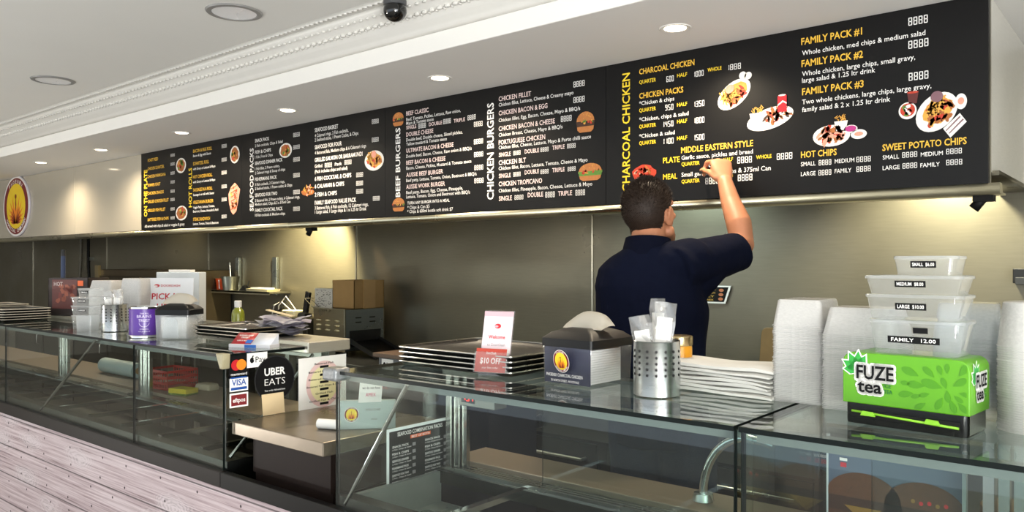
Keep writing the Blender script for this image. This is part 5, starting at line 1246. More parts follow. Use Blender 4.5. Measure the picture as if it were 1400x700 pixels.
# pick up sign and the white carton behind
t = thing('pick_up_sign', 'white sign with red PICK UP HERE lettering behind the clear napkin dispenser', 'sign', (-3.86, 1.93, 1.222), rz=38)
tl = Matrix.Rotation(R(-5), 4, 'X')
b = B(); box(b, -.128, .128, 0, .004, 0, .225, M=tl); obj('board', b, pm('sign_white', '#EDEEF0', .4), t)
b = B(); prism(b, [(-.1, .004, 0), (-.1, .07, 0), (-.1, .012, .12)], (.2, 0, 0)); obj('strut', b, PAPER, t)
f0 = plane((0, 0, 0), (1, 0, 0), tl @ Vector((0, 0, 1))); nn = tl @ Vector((0, -1, 0)); f = lift(f0, nn, .001)
b = B(); oval(b, f, -.058, .186, .014, .008, 0, 0); oval(b, lift(f0, nn, .0014), -.064, .184, .010, .0035, 0, 1); txt(b, f, 'DOORDASH', -.038, .181, .011, .098, .015); txt(b, f, 'PICK UP', 0, .118, .030, .165, .02, 0, 'C'); txt(b, f, 'HERE', 0, .066, .030, .11, .02, 0, 'C'); obj('lettering', b, [pm('sign_red', '#C4303A', .5), WHITE], t, recalc=False)
t = thing('white_carton', 'white carton standing behind the PICK UP sign', 'carton', (-4.13, 2.125, 1.2), rz=38)
b = B(); box(b, -.118, .118, 0, .09, 0.0, .272); obj('box', b, pm('carton_white', '#DDE3E6', .6, var=.04, bump=.1), t, bev=.003)
b = B(); box(b, -.06, .06, .02, .08, .272, .285); obj('flap', b, PAPER, t, bev=.002)
b = B(); box(b, -4.6, -3.3, 2.03, 2.34, 1.16, 1.198); t = tag(obj('rear_ledge', b, STEELD, bev=.003), 'steel ledge behind the left worktop holding the white carton', 'ledge')
for x in (-4.56, -3.36):
    b = B(); box(b, x, x + .03, 2.28, 2.31, 0, 1.16); obj('leg', b, STEELD, t)
# olive oil bottle
t = thing('oil_bottle', 'small bottle of green oil with a white cap', 'bottle', (-3.49, 2.10, 1.198))
b = B(); lathe(b, [(.027, 0), (.031, .003), (.031, .075), (.026, .092), (.016, .104), (.014, .110)], 28); obj('bottle_body', b, pm('olive_oil', '#8E9426', .2, coat=.6), t, True)
b = B(); lathe(b, [(.017, .108), (.017, .138), (.015, .140)], 24); obj('cap', b, WHITE, t, True)
b = B(); f = ctxt(.0316, am); quad(b, f, -.022, .022, .018, .055); obj('wrapper', b, pm('oil_label', '#C9C45E', .5), t, recalc=False)
# dark carton with red print, blue brush handle
t = thing('dark_carton', 'dark carton with faded red food print at the far left', 'carton', (-4.84, 1.90, 1.222), rz=26)
b = B()
for q in ((-.135, .135, -.08, -.074), (-.135, .135, .074, .08), (-.135, -.129, -.08, .08), (.129, .135, -.08, .08)): box(b, *q, 0, .215)
box(b, -.135, .135, -.08, .08, 0, .004); obj('box', b, pm('carton_dark', '#2C211F', .6), t)
f = plane((0, -.0812, 0), (1, 0, 0), (0, 0, 1)); b = B(); quad(b, f, -.108, .060, .04, .205, 0); rg = random.Random(2)
for _ in range(14): oval(b, lift(f, (0,-1,0), .0005), rg.uniform(-.09, .04), rg.uniform(.06, .17), .018, .012, rg.uniform(0, 180), 1 + rg.randrange(2), 14, .2, rg.randrange(99))
txt(b, lift(f, (0,-1,0), .001), 'HOT', -.095, .170, .022, .06, .02, 3); quad(b, lift(f, (0,-1,0), .001), .066, .104, .17, .20, 4); obj('print', b, [pm('carton_maroon', '#5A2A26', .5), pm('carton_food', '#8E4B36', .5), pm('carton_food_dark', '#6E2E28', .5), pm('carton_grey', '#B0A09A', .5), pm('carton_orange', '#E3642A', .5)], t, recalc=False)
t = thing('long_brush', 'blue-handled brush standing up in the dark carton', 'brush', (-4.915, 1.83, 1.228))
b = B(); tube(b, [(.04, 0, 0), (0.008, .01, .19), (-.016, .02, .335)], [.012, .014, .013], 12); obj('blue_grip', b, pm('handle_blue', '#20304F', .35), t, True)
b = B(); tube(b, [(-.016, .02, .333), (-.021, .022, .37)], [.0135, .012], 12); obj('tip', b, BLACKP, t, True)
# red and white card box, receipts
t = thing('business_card_box', 'red and white card box at the front corner of the left case', 'card box', (-2.655, 1.665, T), rz=24)
b = B(); prism(b, [(-.085, -.03, 0), (-.085, .03, 0), (-.085, .03, .05), (-.085, -.022, .014)], (.085, 0, 0)); obj('tilted_face', b, pm('box_red', '#B82028', .4), t)
b = B(); prism(b, [(.001, -.03, 0), (.001, .03, 0), (.001, .03, .05), (.001, -.022, .014)], (.085, 0, 0)); obj('white_face', b, pm('box_white', '#DCE0EA', .5), t)
b = B(); box(b, -.088, .088, -.033, .032, -.0005, .012); obj('tray_base', b, pm('box_base', '#E3E2E6', .5), t)
nn = Vector((0, -.036, .052)).normalized(); f = lift(plane((-.085, -.022, .014), (1, 0, 0), (0, .052, .036)), nn, .001)
b = B(); txt(b, f, 'BUSINESS CARD', .042, .042, .007, .06, .02, 0, 'C'); txt(b, f, 'DRAW', .042, .030, .007, .03, .02, 0, 'C'); txt(b, f, 'WIN A MEAL', .042, .012, .007, .05, .02, 0, 'C'); obj('lettering', b, WHITE, t, recalc=False)
b = B(); quad(b, lift(plane((0, -.0335, 0), (1, 0, 0), (0, 0, 1)), (0,-1,0), .0004), -.02, .03, 0.0, .011); quad(b, lift(f, nn, .0005), .06, .085, 0, .02); obj('blue_corner', b, pm('corner_blue', '#2B6CC4', .4), t, recalc=False)
rg = random.Random(21)
for i in range(16):
    b = B(); L1, W1 = rg.uniform(.15, .20), rg.uniform(.07, .10); n_ = 8; ph = rg.random()*6; amp = rg.uniform(.003, .010)
    A = [[b.verts.new(((u/n_ - .5)*L1, (v/3 - .5)*W1, amp*math.sin(u*.9 + ph)*(.5 + u/n_) + .010*(u/n_ - .5)**2*4 + .003*math.sin(v*2 + ph))) for v in range(4)] for u in range(n_+1)]
    for u in range(n_):
        for v in range(3): b.faces.new((A[u][v], A[u+1][v], A[u+1][v+1], A[u][v+1]))
    bmesh.ops.solidify(b, geom=list(b.faces), thickness=.0006)
    o = obj('receipt', b, pm('receipt_paper', '#E8E6EB', .7, var=.05) if i % 3 else pm('docket_paper', '#CFCAD8', .7, var=.05), smooth=True)
    o.location = (-2.79 + rg.uniform(-.02, .02), 1.88 + rg.uniform(-.02, .02), 1.234 + i*.0038); o.rotation_euler = (R(rg.uniform(-4, 4)), R(rg.uniform(-5, 5)), R(22 + rg.uniform(-28, 28)))
    tag(o, 'crumpled paper docket in the messy pile on the worktop end', 'docket', 'dockets piled on the worktop end')
b = B(); box(b, -.075, .075, -.010, .010, 0, .004, M=Matrix.Rotation(R(8), 4, 'Y')); o = tag(obj('wooden_spike', b, pm('pale_wood', '#D9C49A', .6)), 'pale wooden strip lying on top of the dockets', 'wooden strip'); o.location = (-2.84, 1.90, 1.312); o.rotation_euler = (0, 0, R(8))
# yellow sponge, red crate seen through the left case
t = thing('red_crate', 'red perforated plastic basket on the shelf behind the left case', 'basket', (-4.10, 2.07, .861), rz=6)
b = B()
for z in (0, .028, .056, .088):
    for q in ((-.11, .11, -.09, -.086), (-.11, .11, .086, .09), (-.11, -.106, -.09, .09), (.106, .11, -.09, .09)): box(b, *q, z, z + .012)
for k in range(11):
    x_ = -.108 + k*.0212
    for y_ in (-.089, .087): box(b, x_, x_ + .006, y_, y_ + .002, 0, .1)
box(b, -.11, .11, -.09, .09, 0, .004); obj('basket_body', b, pm('crate_red', '#B52A24', .4), t)
t = thing('sponge', 'yellow and green sponge on the shelf behind the left case', 'sponge', (-3.82, 1.995, .861), rz=14)
b = B(); box(b, -.062, .062, -.04, .04, .008, .032); obj('foam', b, pm('sponge_yellow', '#D6C428', .9, bump=.6, bscale=200), t, bev=.004)
b = B(); box(b, -.062, .062, -.04, .04, 0, .008); obj('scourer', b, pm('scourer_green', '#5F7A22', .9, bump=.6, bscale=200), t, bev=.002)
t = thing('cleaning_cloth', 'pale folded cloth beside the red basket', 'cloth', (-3.87, 2.15, .861), rz=10)
b = B(); rr_stack(b, [(0, .11, .07, .01), (.012, .115, .075, .014), (.028, .105, .068, .014), (.033, .09, .05, .01)]); obj('folded_cloth', b, pm('cloth_cream', '#CFC3A6', .9, bump=.4), t, True)
t = thing('white_roll', 'long wrapped white roll on the shelf behind the left case', 'roll', (-4.75, 2.10, .86))
b = B(); cyl(b, (-.22, 0, .045), (.22, 0, .045), .044, n=28); obj('wrapped_roll', b, pm('roll_wrap', '#AEBDBB', .35), t, True)
for s_ in (-1, 1):
    b = B(); cyl(b, (s_*.22, 0, .045), (s_*.228, 0, .045), .02, n=20); obj('core', b, CARD, t, True)

# ---- things on the back bench
t = thing('conveyor_toaster', 'stainless conveyor toaster with louvres and sloping chute', 'toaster', (-4.36, 3.46, .90))
b = B(); box(b, -.175, .165, -.16, .185, .03, .315); obj('casing', b, steel_mat('toaster_steel', '#9A9480', .33), t, bev=.004, world=False)
for sx_ in (-.15, .14):
    for sy_ in (-.13, .16):
        b = B(); cyl(b, (sx_, sy_, 0), (sx_, sy_, .03), .014, n=14); obj('foot', b, BLACKP, t, True)
b = B()
for k in range(3):
    for g_ in range(3): ell(b, (-.115 + k*.10, -.161, .235 - g_*.032), (.030, .010, .010), n=12, m=8)
obj('louvres', b, steel_mat('louvre_steel', '#D0C8A8', .25), t, True)
fx = plane((.1662, 0, 0), (0, 1, 0), (0, 0, 1))
b = B(); quad(b, fx, -.15, .175, .035, .31, 0); quad(b, lift(fx, NX, .001), -.12, .15, .06, .17, 1)
for u in (-.07, .05):
    for v in (.22, .25): quad(b, lift(fx, NX, .001), u, u + .05, v, v + .008, 1)
obj('front_plate', b, [steel_mat('toaster_front', '#8F979B', .3), BLACKP], t, recalc=False)
b = B(); prism(b, [(.167, -.11, .10), (.42, -.11, .01), (.42, -.11, .002), (.167, -.11, .09)], (0, .25, 0)); 
for y_ in (-.115, .135): prism(b, [(.167, y_, .12), (.43, y_, .03), (.43, y_, .001), (.167, y_, .085)], (0, .006, 0))
obj('chute', b, pm('chute_dark', '#2B2A28', .4, .4), t)
b = B()
for k in range(6): tube(b, [(-.175 - .02, -.15 + k*.05, .318), (-.29, -.15 + k*.05, .375)], .0028, 6)
tube(b, [(-.195, -.15, .318), (-.195, .10, .318)], .0035, 6); tube(b, [(-.29, -.15, .375), (-.29, .10, .375)], .0035, 6); obj('wire_rack', b, CHROME, t, True)
t = thing('cardboard_box', 'open brown cardboard box on the toaster', 'cardboard box', (-4.30, 3.49, 1.2155))
b = B()
for q in ((-.10, .13, -.13, -.126), (-.10, .13, .126, .13), (-.10, -.096, -.13, .13), (.126, .13, -.13, .13)): box(b, *q, 0, .19)
box(b, -.10, .13, -.13, .13, 0, .004); obj('box_walls', b, CARD, t)
b = B(); box(b, .128, .134, -.05, .05, .0, .193); obj('flap', b, pm('cardboard_flap', '#B59260', .8), t)
t = thing('patterned_box', 'white box with grey print beside the cardboard box', 'box', (-4.465, 3.40, 1.2155))
b = B(); box(b, -.14, .055, -.035, .035, 0, .13); obj('box', b, pm('printed_white', '#C9C6BC', .6), t)
f = plane((0, -.036, 0), (1, 0, 0), (0, 0, 1)); b = B(); rg = random.Random(8)
for _ in range(70): u, v = rg.uniform(-.135, .035), rg.uniform(.005, .12); quad(b, f, u, u + rg.uniform(.005, .02), v, v + .004)
obj('print', b, pm('grey_pattern', '#5F5C55', .6), t, recalc=False)
t = thing('low_cabinet', 'dark steel box cabinet left of the toaster', 'cabinet', (-4.85, 3.46, .90))
b = B(); box(b, -.245, .245, -.16, .18, 0, .235); obj('cabinet_body', b, pm('cabinet_dark', '#5A5546', .35, .5), t, bev=.004)
b = B(); box(b, -.23, .23, -.164, -.16, .02, .215); obj('door', b, pm('cabinet_door', '#4A4638', .35, .5), t, bev=.002)
t = thing('cordless_phone', 'black cordless phone leaning in its cradle on the dark cabinet', 'phone', (-4.80, 3.42, 1.136))
b = B(); rr_stack(b, [(0, .09, .08, .012), (.022, .085, .07, .012), (.030, .06, .05, .012)]); obj('cradle', b, BLACKP, t, True)
b = B(); box(b, -.024, .024, -.012, .012, .02, .185, M=Matrix.Rotation(R(14), 4, 'Y')); obj('handset', b, pm('handset_black', '#101114', .3), t, bev=.005)
t = thing('white_router', 'white modem box with looping cables on the dark cabinet', 'modem', (-4.98, 3.44, 1.136))
b = B(); rr_stack(b, [(0, .16, .09, .012), (.035, .16, .09, .012), (.040, .15, .08, .010)]); obj('case', b, pm('modem_cream', '#CFC9AF', .5), t, True)
for k in range(3):
    b = B(); tube(b, [(-.05 + .035*k, .02, .035), (-.10 + .03*k, -.03, .10 + .02*k), (-.16 + .03*k, -.05, .07), (-.20 + .04*k, -.04, .006)], .004, 8); obj('cable', b, WHITE if k != 1 else BLACKP, t, True)
t = thing('stapler', 'black stapler propped open on the dark cabinet', 'stapler', (-5.05, 3.34, 1.136))
for a_, l_ in ((28, .12), (8, .12)):
    b = B(); box(b, -.01, l_, -.012, .012, 0, .014, M=Matrix.Rotation(R(-a_), 4, 'Y')); obj('arm', b, BLACKP, t, bev=.003)
t = thing('yellow_scourer_pack', 'yellow and red sponge pack on the bench behind the trays', 'sponge pack', (-4.92, 2.98, 1.05), rz=30)
b = B(); box(b, -.10, .10, -.04, .04, 0, .05); obj('pack', b, pm('pack_yellow', '#C9A81E', .5), t, bev=.008)
b = B(); box(b, -.10, .02, -.041, .041, .05, .065); obj('red_cloth', b, pm('pack_red', '#7A2018', .8), t, bev=.006)
b = B(); box(b, -5.6, -4.3, 2.72, 3.04, 1.01, 1.048); t = tag(obj('prep_table', b, STEELD, bev=.003), 'narrow steel prep table behind the left counter', 'table')
for x in (-5.57, -4.36):
    for y in (2.74, 2.99):
        b = B(); box(b, x, x + .03, y, y + .03, 0, 1.01); obj('leg', b, STEELD, t)
# wall shelf
t = thing('wall_shelf', 'narrow steel wall shelf on two upright brackets', 'shelf', (-5.9, 3.75, 1.28))
b = B(); box(b, -.62, .45, -.20, -.004, 0, .012); box(b, -.62, .45, -.20, -.196, -.012, .014); obj('shelf_board', b, steel_mat('shelf_steel', '#A7A493', .35), t)
for x_ in (-.30, .26):
    b = B(); box(b, x_ - .03, x_ + .03, -.03, -.004, -.02, .29); obj('upright', b, steel_mat('upright_steel', '#A9B0AC', .3), t, bev=.003)
t = thing('orange_mug', 'orange and white striped paper cup on the wall shelf', 'cup', (-6.28, 3.63, 1.293))
b = B(); lathe(b, [(.045, 0), (.058, .095), (.060, .097), (.055, .094), (.043, .006)], 28); obj('cup_body', b, pm('mug_orange', '#E2501C', .4), t, True)
b = B()
for k in range(6):
    a = k*math.pi/3
    poly(b, [((r_)*math.cos(a + d_), (r_)*math.sin(a + d_), z_) for r_, d_, z_ in ((.0475, -.12, .01), (.0475, .12, .01), (.0545, .05, .06), (.0575, .12, .085), (.0575, -.12, .085), (.0545, -.05, .06))])
obj('white_stripes', b, WHITE, t, recalc=False)
t = thing('metal_cup', 'grey metal cup with a spoon handle on the wall shelf', 'cup', (-6.10, 3.60, 1.293))
b = B(); lathe(b, [(.058, 0), (.075, .115), (.078, .117), (.072, .115), (.055, .006)], 28); obj('cup_body', b, STEELD, t, True)
b = B(); tube(b, [(-.06, 0, .10), (-.085, 0, .115), (-.10, 0, .11)], .006, 8); obj('handle', b, STEEL, t, True)
t = thing('spoon', 'spoon standing in the grey metal cup', 'spoon', (-6.10, 3.60, 1.30))
b = B(); tube(b, [(.02, 0, 0), (-.012, 0, .21)], .005, 8); ell(b, (-.014, 0, .215), (.012, .005, .02)); obj('spoon_body', b, STEEL, t, True)
t = thing('black_clip', 'black bulldog clip lying on the wall shelf', 'clip', (-5.88, 3.60, 1.293))
b = B(); prism(b, [(-.06, -.02, 0), (.05, -.02, 0), (.05, -.02, .02), (.0, -.02, .045)], (0, .04, 0)); obj('clip_body', b, BLACKP, t, bev=.003)
b = B(); tube(b, [(.03, 0, .02), (.055, 0, .06), (.06, 0, .085)], .005, 8); obj('lever', b, BLACKP, t, True)
t = thing('cream_tray', 'flat cream tray of papers on the wall shelf', 'tray', (-5.66, 3.63, 1.293))
b = B(); rr_stack(b, [(0, .30, .12, .01), (.02, .32, .13, .012), (.02, .31, .12, .012), (.006, .29, .11, .01)]); obj('tray_body', b, pm('tray_cream', '#C8BE98', .5), t, True)
b = B(); box(b, -.12, .10, -.04, .04, .008, .03); obj('papers', b, PAPER, t)
# holding cabinet far left on the bench, hanging dark pipes
t = thing('holding_cabinet', 'brown steel holding cabinet on the back bench at the far left', 'cabinet', (-7.3, 3.5, .90))
b = B(); box(b, -.92, .98, -.10, .235, 0, .56); obj('casing', b, steel_mat('brown_steel', '#6E6250', .4), t, bev=.004)
for x_ in (-.90, .02):
    b = B(); box(b, x_, x_ + .90, -.112, -.10, .03, .50); d_ = obj('door', b, steel_mat('brown_door', '#51483A', .4), t, bev=.003)
    b = B(); box(b, x_ + (.82 if x_ < 0 else .03), x_ + (.85 if x_ < 0 else .06), -.13, -.112, .12, .42); obj('handle', b, STEELD, d_)
b = B(); box(b, -.92, -.84, -.125, -.10, 0, .60); obj('corner_post', b, steel_mat('post_brass', '#B4A47C', .3), t)
t = thing('hanging_pipe', 'dark vertical pipe on the wall at the far left', 'pipe', (-9.15, 3.70, 1.3))
b = B(); tube(b, [(0, 0, 0), (-.02, 0, .2), (-.03, 0, .60)], .015, 12); obj('pipe_run', b, BLACKM, t, True)
b = B(); box(b, -.05, .02, 0, .045, .25, .29); obj('wall_bracket', b, STEELD, t)
t = thing('hanging_cable', 'thin grey cable hanging left of the dark pipe', 'cable', (-9.45, 3.71, 1.3))
b = B(); tube(b, [(0, 0, -.1), (.05, 0, .25), (.06, 0, .58)], .018, 10); obj('cable_run', b, pm('cable_grey', '#5F5A4C', .5), t, True)
# small angled notice on the back wall
t = thing('wall_notice', 'small slanted black notice in a white frame on the back wall', 'notice', (-1.775, 3.742, 1.362))
b = B(); prism(b, [(-.125, 0, -.045), (.055, 0, -.045), (.085, 0, .045), (-.095, 0, .045)], (0, -.008, 0)); obj('frame', b, PAPER, t)
f = plane((0, -.0092, 0), (1, 0, 0), (0, 0, 1)); b = B(); poly(b, [f(-.116, -.037), f(.048, -.037), f(.073, .038), f(-.09, .038)], 0)
for k in range(4): txt(b, lift(f, (0,-1,0), .001), ('COOKED TO ORDER', 'FRESH FISH', 'DAILY', 'PHOENIX')[k], -.085 - .004*k, .022 - .018*k, .009, .09, .01, 1)
for k in range(3): oval(b, lift(f, (0,-1,0), .001), .035 - .002*k, .022 - .022*k, .013, .008, 0, 2, 14)
obj('print', b, [BLACKM, pm('notice_gold', '#C9A04A', .5), pm('notice_food', '#B9714A', .5)], t, recalc=False)
# brown board leaning on wall
t = thing('chopping_board', 'worn brown chopping board leaning on the back wall', 'chopping board', (-1.33, 3.60, .901))
b = B(); M_ = Matrix.Rotation(R(-10), 4, 'X'); rings(b, [[M_ @ Vector((x_, y_, z_ + .16)) for x_, z_ in rrect(.34, .32, .03)] for y_ in (0, .02)]); obj('board_body', b, pm('worn_wood', '#6B5632', .5, var=.55, scale=9), t, bev=.003)
# wall controller at the right
t = thing('wall_controller', 'dark wall controller box with a small white tag at the right edge', 'controller', (-0.43, 3.745, 1.47))
b = B(); box(b, -.055, .085, -.05, 0, -.03, .03); obj('housing', b, BLACKP, t, bev=.004)
b = B(); box(b, -.045, .085, -.06, -.05, -.034, -.005); obj('face_plate', b, pm('plate_grey', '#2E3032', .4), t, bev=.002)
b = B(); tube(b, [(.03, -.02, .03), (.03, -.02, .10), (.05, -.01, .13)], .006, 8); obj('cord', b, WHITE, t, True)
# ================================================================== THE MAN
def remesh(name, bm, mats, vox, smooth_it, parent=None, disp=None):
    bmesh.ops.recalc_face_normals(bm, faces=bm.faces)
    me = bpy.data.meshes.new(name + '_raw'); bm.to_mesh(me); bm.free()
    o = bpy.data.objects.new(name + '_raw', me); COL.objects.link(o)
    m = o.modifiers.new('r', 'REMESH'); m.mode = 'VOXEL'; m.voxel_size = vox; m.use_smooth_shade = True
    s = o.modifiers.new('s', 'SMOOTH'); s.factor = 0.5; s.iterations = smooth_it
    dg = bpy.context.evaluated_depsgraph_get(); dg.update()
    out = bpy.data.meshes.new_from_object(o.evaluated_get(dg))
    bpy.data.objects.remove(o); bpy.data.meshes.remove(me)
    out.name = name; out.materials.clear()
    if disp:
        for v in out.vertices: v.co = v.co + v.normal*disp(v.co)
    for mm in (mats if isinstance(mats, list) else [mats]): out.materials.append(mm)
    for p in out.polygons: p.use_smooth = True
    r = bpy.data.objects.new(name, out); COL.objects.link(r)
    if parent is not None: r.parent = parent
    return r
SKIN = pm('skin', '#B87C5B', .5, var=.10, scale=25, bump=.08, bscale=300, sss=.12)
HAIRM = pm('dark_hair', '#2A1F18', .6, spec=.25, var=.35, scale=60)
SHIRT = pm('navy_polo', '#0D1122', .9, spec=.08, var=.12, scale=30, bump=.55, bscale=17)
TROUS = pm('dark_trousers', '#1B2233', .9, spec=.08, var=.15, scale=40, bump=.15, bscale=200)
V3 = Vector
hips = V3((-1.345, 2.42, .97)); nb = V3((-1.395, 2.415, 1.555))
HC = V3((-1.418, 2.462, 1.690))
shR = V3((-1.262, 2.455, 1.520)); elR = V3((-1.188, 2.722, 1.588)); wrR = V3((-1.288, 2.795, 1.826))
shL = V3((-1.500, 2.365, 1.430)); elL = V3((-1.525, 2.405, 1.165)); wrL = V3((-1.48, 2.61, 1.06))
hz = R(3); hp = R(14)     # head turned to the board and tipped up
HM = Matrix.Rotation(hz, 3, 'Z') @ Matrix.Rotation(hp, 3, 'X')
def hd(x, y, z): return HC + HM @ V3((x, y, z))
TORSO = [(.90, -1.357, 2.42, 0.153, .115), (1.00, -1.360, 2.42, 0.158, .122), (1.12, -1.364, 2.42, 0.154, .122), (1.25, -1.376, 2.42, 0.164, .124), (1.36, -1.386, 2.42, 0.176, .122), (1.44, -1.396, 2.415, 0.178, .112), (1.50, -1.392, 2.412, .165, .094), (1.545, -1.396, 2.412, .110, .078), (1.575, -1.398, 2.414, .072, .066)]
TY = R(18)
def torso(bm, grow, z_lo=0.0, z_hi=9, n=40):
    rs = []
    for z, x, y, a, c in TORSO:
        if not (z_lo <= z <= z_hi): continue
        ring = []
        for i in range(n):
            t = 2*math.pi*i/n; ct, st = math.cos(t), math.sin(t)
            p_ = 2.5; k = (abs(ct)**p_ + abs(st)**p_)**(-1/p_)
            lx, ly = (a + grow)*ct*k, (c + grow)*st*k
            ring.append((x + lx*math.cos(TY) - ly*math.sin(TY), y + lx*math.sin(TY) + ly*math.cos(TY), z))
        rs.append(ring)
    rings(bm, rs)
b = B()
torso(b, -.006, .9)
limb(b, [(-1.397, 2.412, 1.52), (-1.408, 2.430, 1.60), hd(0, -.015, -.03)], [.064, .058, .058], 24)
# head
ell(b, hd(0, -.012, .030), (.077, .099, .092), HM, 32, 22)
ell(b, hd(0, .022, -.035), (.063, .078, .082), HM, 28, 18)
limb(b, [hd(-.052, .02, -.062), hd(-.03, .072, -.098), hd(.03, .072, -.098), hd(.052, .02, -.062)], [.024, .024, .024, .024], 14)
limb(b, [hd(-.045, .080, .028), hd(0, .092, .030), hd(.045, .080, .028)], [.012, .013, .012], 12)
limb(b, [hd(0, .096, .018), hd(0, .113, -.022), hd(0, .106, -.032)], [.008, .013, .011], 12)
for s_ in (-1, 1):
    ell(b, hd(s_*.013, .102, -.032), (.008, .010, .008), HM, 12, 8)
    ell(b, hd(s_*.045, .070, -.018), (.020, .018, .016), HM, 14, 10)
    EM = HM @ Matrix.Rotation(s_*R(-22), 3, 'Z') @ Matrix.Rotation(R(-10), 3, 'X')
    ell(b, hd(s_*.079, -.008, -.004), (.010, .021, .035), EM, 18, 12)
    limb(b, [hd(s_*.083, -.022, -.010), hd(s_*.087, -.024, .012), hd(s_*.086, -.010, .027), hd(s_*.081, .006, .018)], [.005, .006, .006, .005], 10)
    ell(b, hd(s_*.078, .000, -.034), (.006, .009, .010), HM, 10, 8)
limb(b, [hd(-.022, .093, -.060), hd(0, .100, -.058), hd(.022, .093, -.060)], [.006, .008, .006], 10)
limb(b, [hd(-.018, .092, -.070), hd(0, .098, -.071), hd(.018, .092, -.070)], [.006, .008, .006], 10)
# arms
limb(b, [shR - V3((.03, .02, .01)), shR, shR.lerp(elR, .5), elR], [.058, .058, .050, .042], 24)
fa = elR.lerp(wrR, .32) + V3((.012, -.008, 0))
limb(b, [elR, fa, elR.lerp(wrR, .68), wrR], [.041, .0455, .036, .0275], 24)
limb(b, [shL, shL.lerp(elL, .5), elL], [.058, .048, .040], 22)
limb(b, [elL, elL.lerp(wrL, .35), wrL], [.040, .042, .027], 22)
# right hand, fingers closed round the marker
dv = V3((-.30, .28, .91)).normalized(); bv = V3((.70, -.66, .28)); bv = (bv - dv*bv.dot(dv)).normalized(); av = bv.cross(dv).normalized()   # along hand, back of hand, towards thumb
def finger(bm, base, angs, lens, rads, lean=0.0):
    pts = [base]; 
    for a, l_ in zip(angs, lens):
        d_ = dv*math.cos(R(a)) - bv*math.sin(R(a)) + av*lean
        pts.append(pts[-1] + d_.normalized()*l_)
    limb(bm, pts, rads, 14, sub=4); return pts
def palm(bm, W_, dvec, avec, bvec, L_, sgn=1):
    rs = []
    for t, hw, hh in ((-.15, .026, .022), (.0, .027, .021), (.25, .034, .019), (.55, .041, .0175), (.85, .043, .016), (1.0, .040, .013), (1.06, .034, .008)):
        c_ = W_ + dvec*(L_*t) + avec*(.004*t*sgn)
        rs.append([c_ + avec*(hw*math.cos(q)) + bvec*(hh*math.sin(q)) for q in [2*math.pi*i/22 for i in range(22)]])
    rings(bm, rs)
palm(b, wrR, dv, av, bv, .092)
kn = [wrR + dv*.088 + av*o_ - dv*k_ for o_, k_ in ((.034, .0), (.012, -.004), (-.010, .0), (-.031, .008))]
ix = finger(b, kn[0], (62, 118, 150), (.046, .029, .023), [.0105, .0098, .0090, .0080], .10)
finger(b, kn[1], (62, 128, 176), (.046, .029, .022), [.0108, .0100, .0090, .0080])
finger(b, kn[2], (66, 136, 186), (.043, .027, .021), [.0102, .0096, .0086, .0078])
finger(b, kn[3], (68, 140, 190), (.035, .021, .019), [.0092, .0085, .0078, .0070])
tb = wrR + dv*.022 + av*.026 - bv*.006
tip = ix[2] + av*.012 - bv*.004 - dv*.004
limb(b, [tb, wrR + dv*.055 + av*.044 - bv*.022, tip], [.0155, .0118, .0088], 14)
# left hand, relaxed
dl = (wrL - elL).normalized(); al = V3((.85, -.1, .4)); al = (al - dl*al.dot(dl)).normalized(); bl = dl.cross(al).normalized()
if bl.z < 0: bl = -bl
palm(b, wrL, dl, al, bl, .088)
for o_, l_ in ((.030, 1.0), (.010, 1.1), (-.010, 1.03), (-.029, .82)):
    p0 = wrL + dl*.085 + al*o_; pts = [p0]
    for a, q in ((14, .042), (34, .026), (50, .021)): pts.append(pts[-1] + (dl*math.cos(R(a)) - bl*math.sin(R(a)))*q*l_)
    limb(b, pts, [.0100, .0094, .0086, .0076], 12, sub=3)
limb(b, [wrL + dl*.02 + al*.026, wrL + dl*.052 + al*.052 - bl*.008, wrL + dl*.085 + al*.058 - bl*.02], [.015, .0115, .0085], 12)
# legs and feet under the trousers
for s_ in (-1, 1):
    hx = hips + V3((s_*.088*math.cos(TY), s_*.088*math.sin(TY), -.02)); kx = V3((hx.x + s_*.012, hx.y + .01, .52)); ax = V3((hx.x + s_*.02, hx.y - .015, .09))
    limb(b, [hx, kx, ax], [.085, .056, .040], 20)
    limb(b, [ax + V3((0, -.01, -.04)), ax + V3((s_*.01, .09, -.055))], [.036, .032], 14)
def zsk(p): return 0
man = remesh('person', b, [SKIN], .0040, 3)
tag(man, 'man in a navy polo shirt, seen from behind, writing on the menu board', 'person')
# eyes
for s_ in (-1, 1):
    b = B(); ell(b, hd(s_*.031, .083, .012), (.0125, .0125, .0125), None, 16, 12); obj('eye', b, pm('eye_white', '#E8E4DE', .2), man, True)
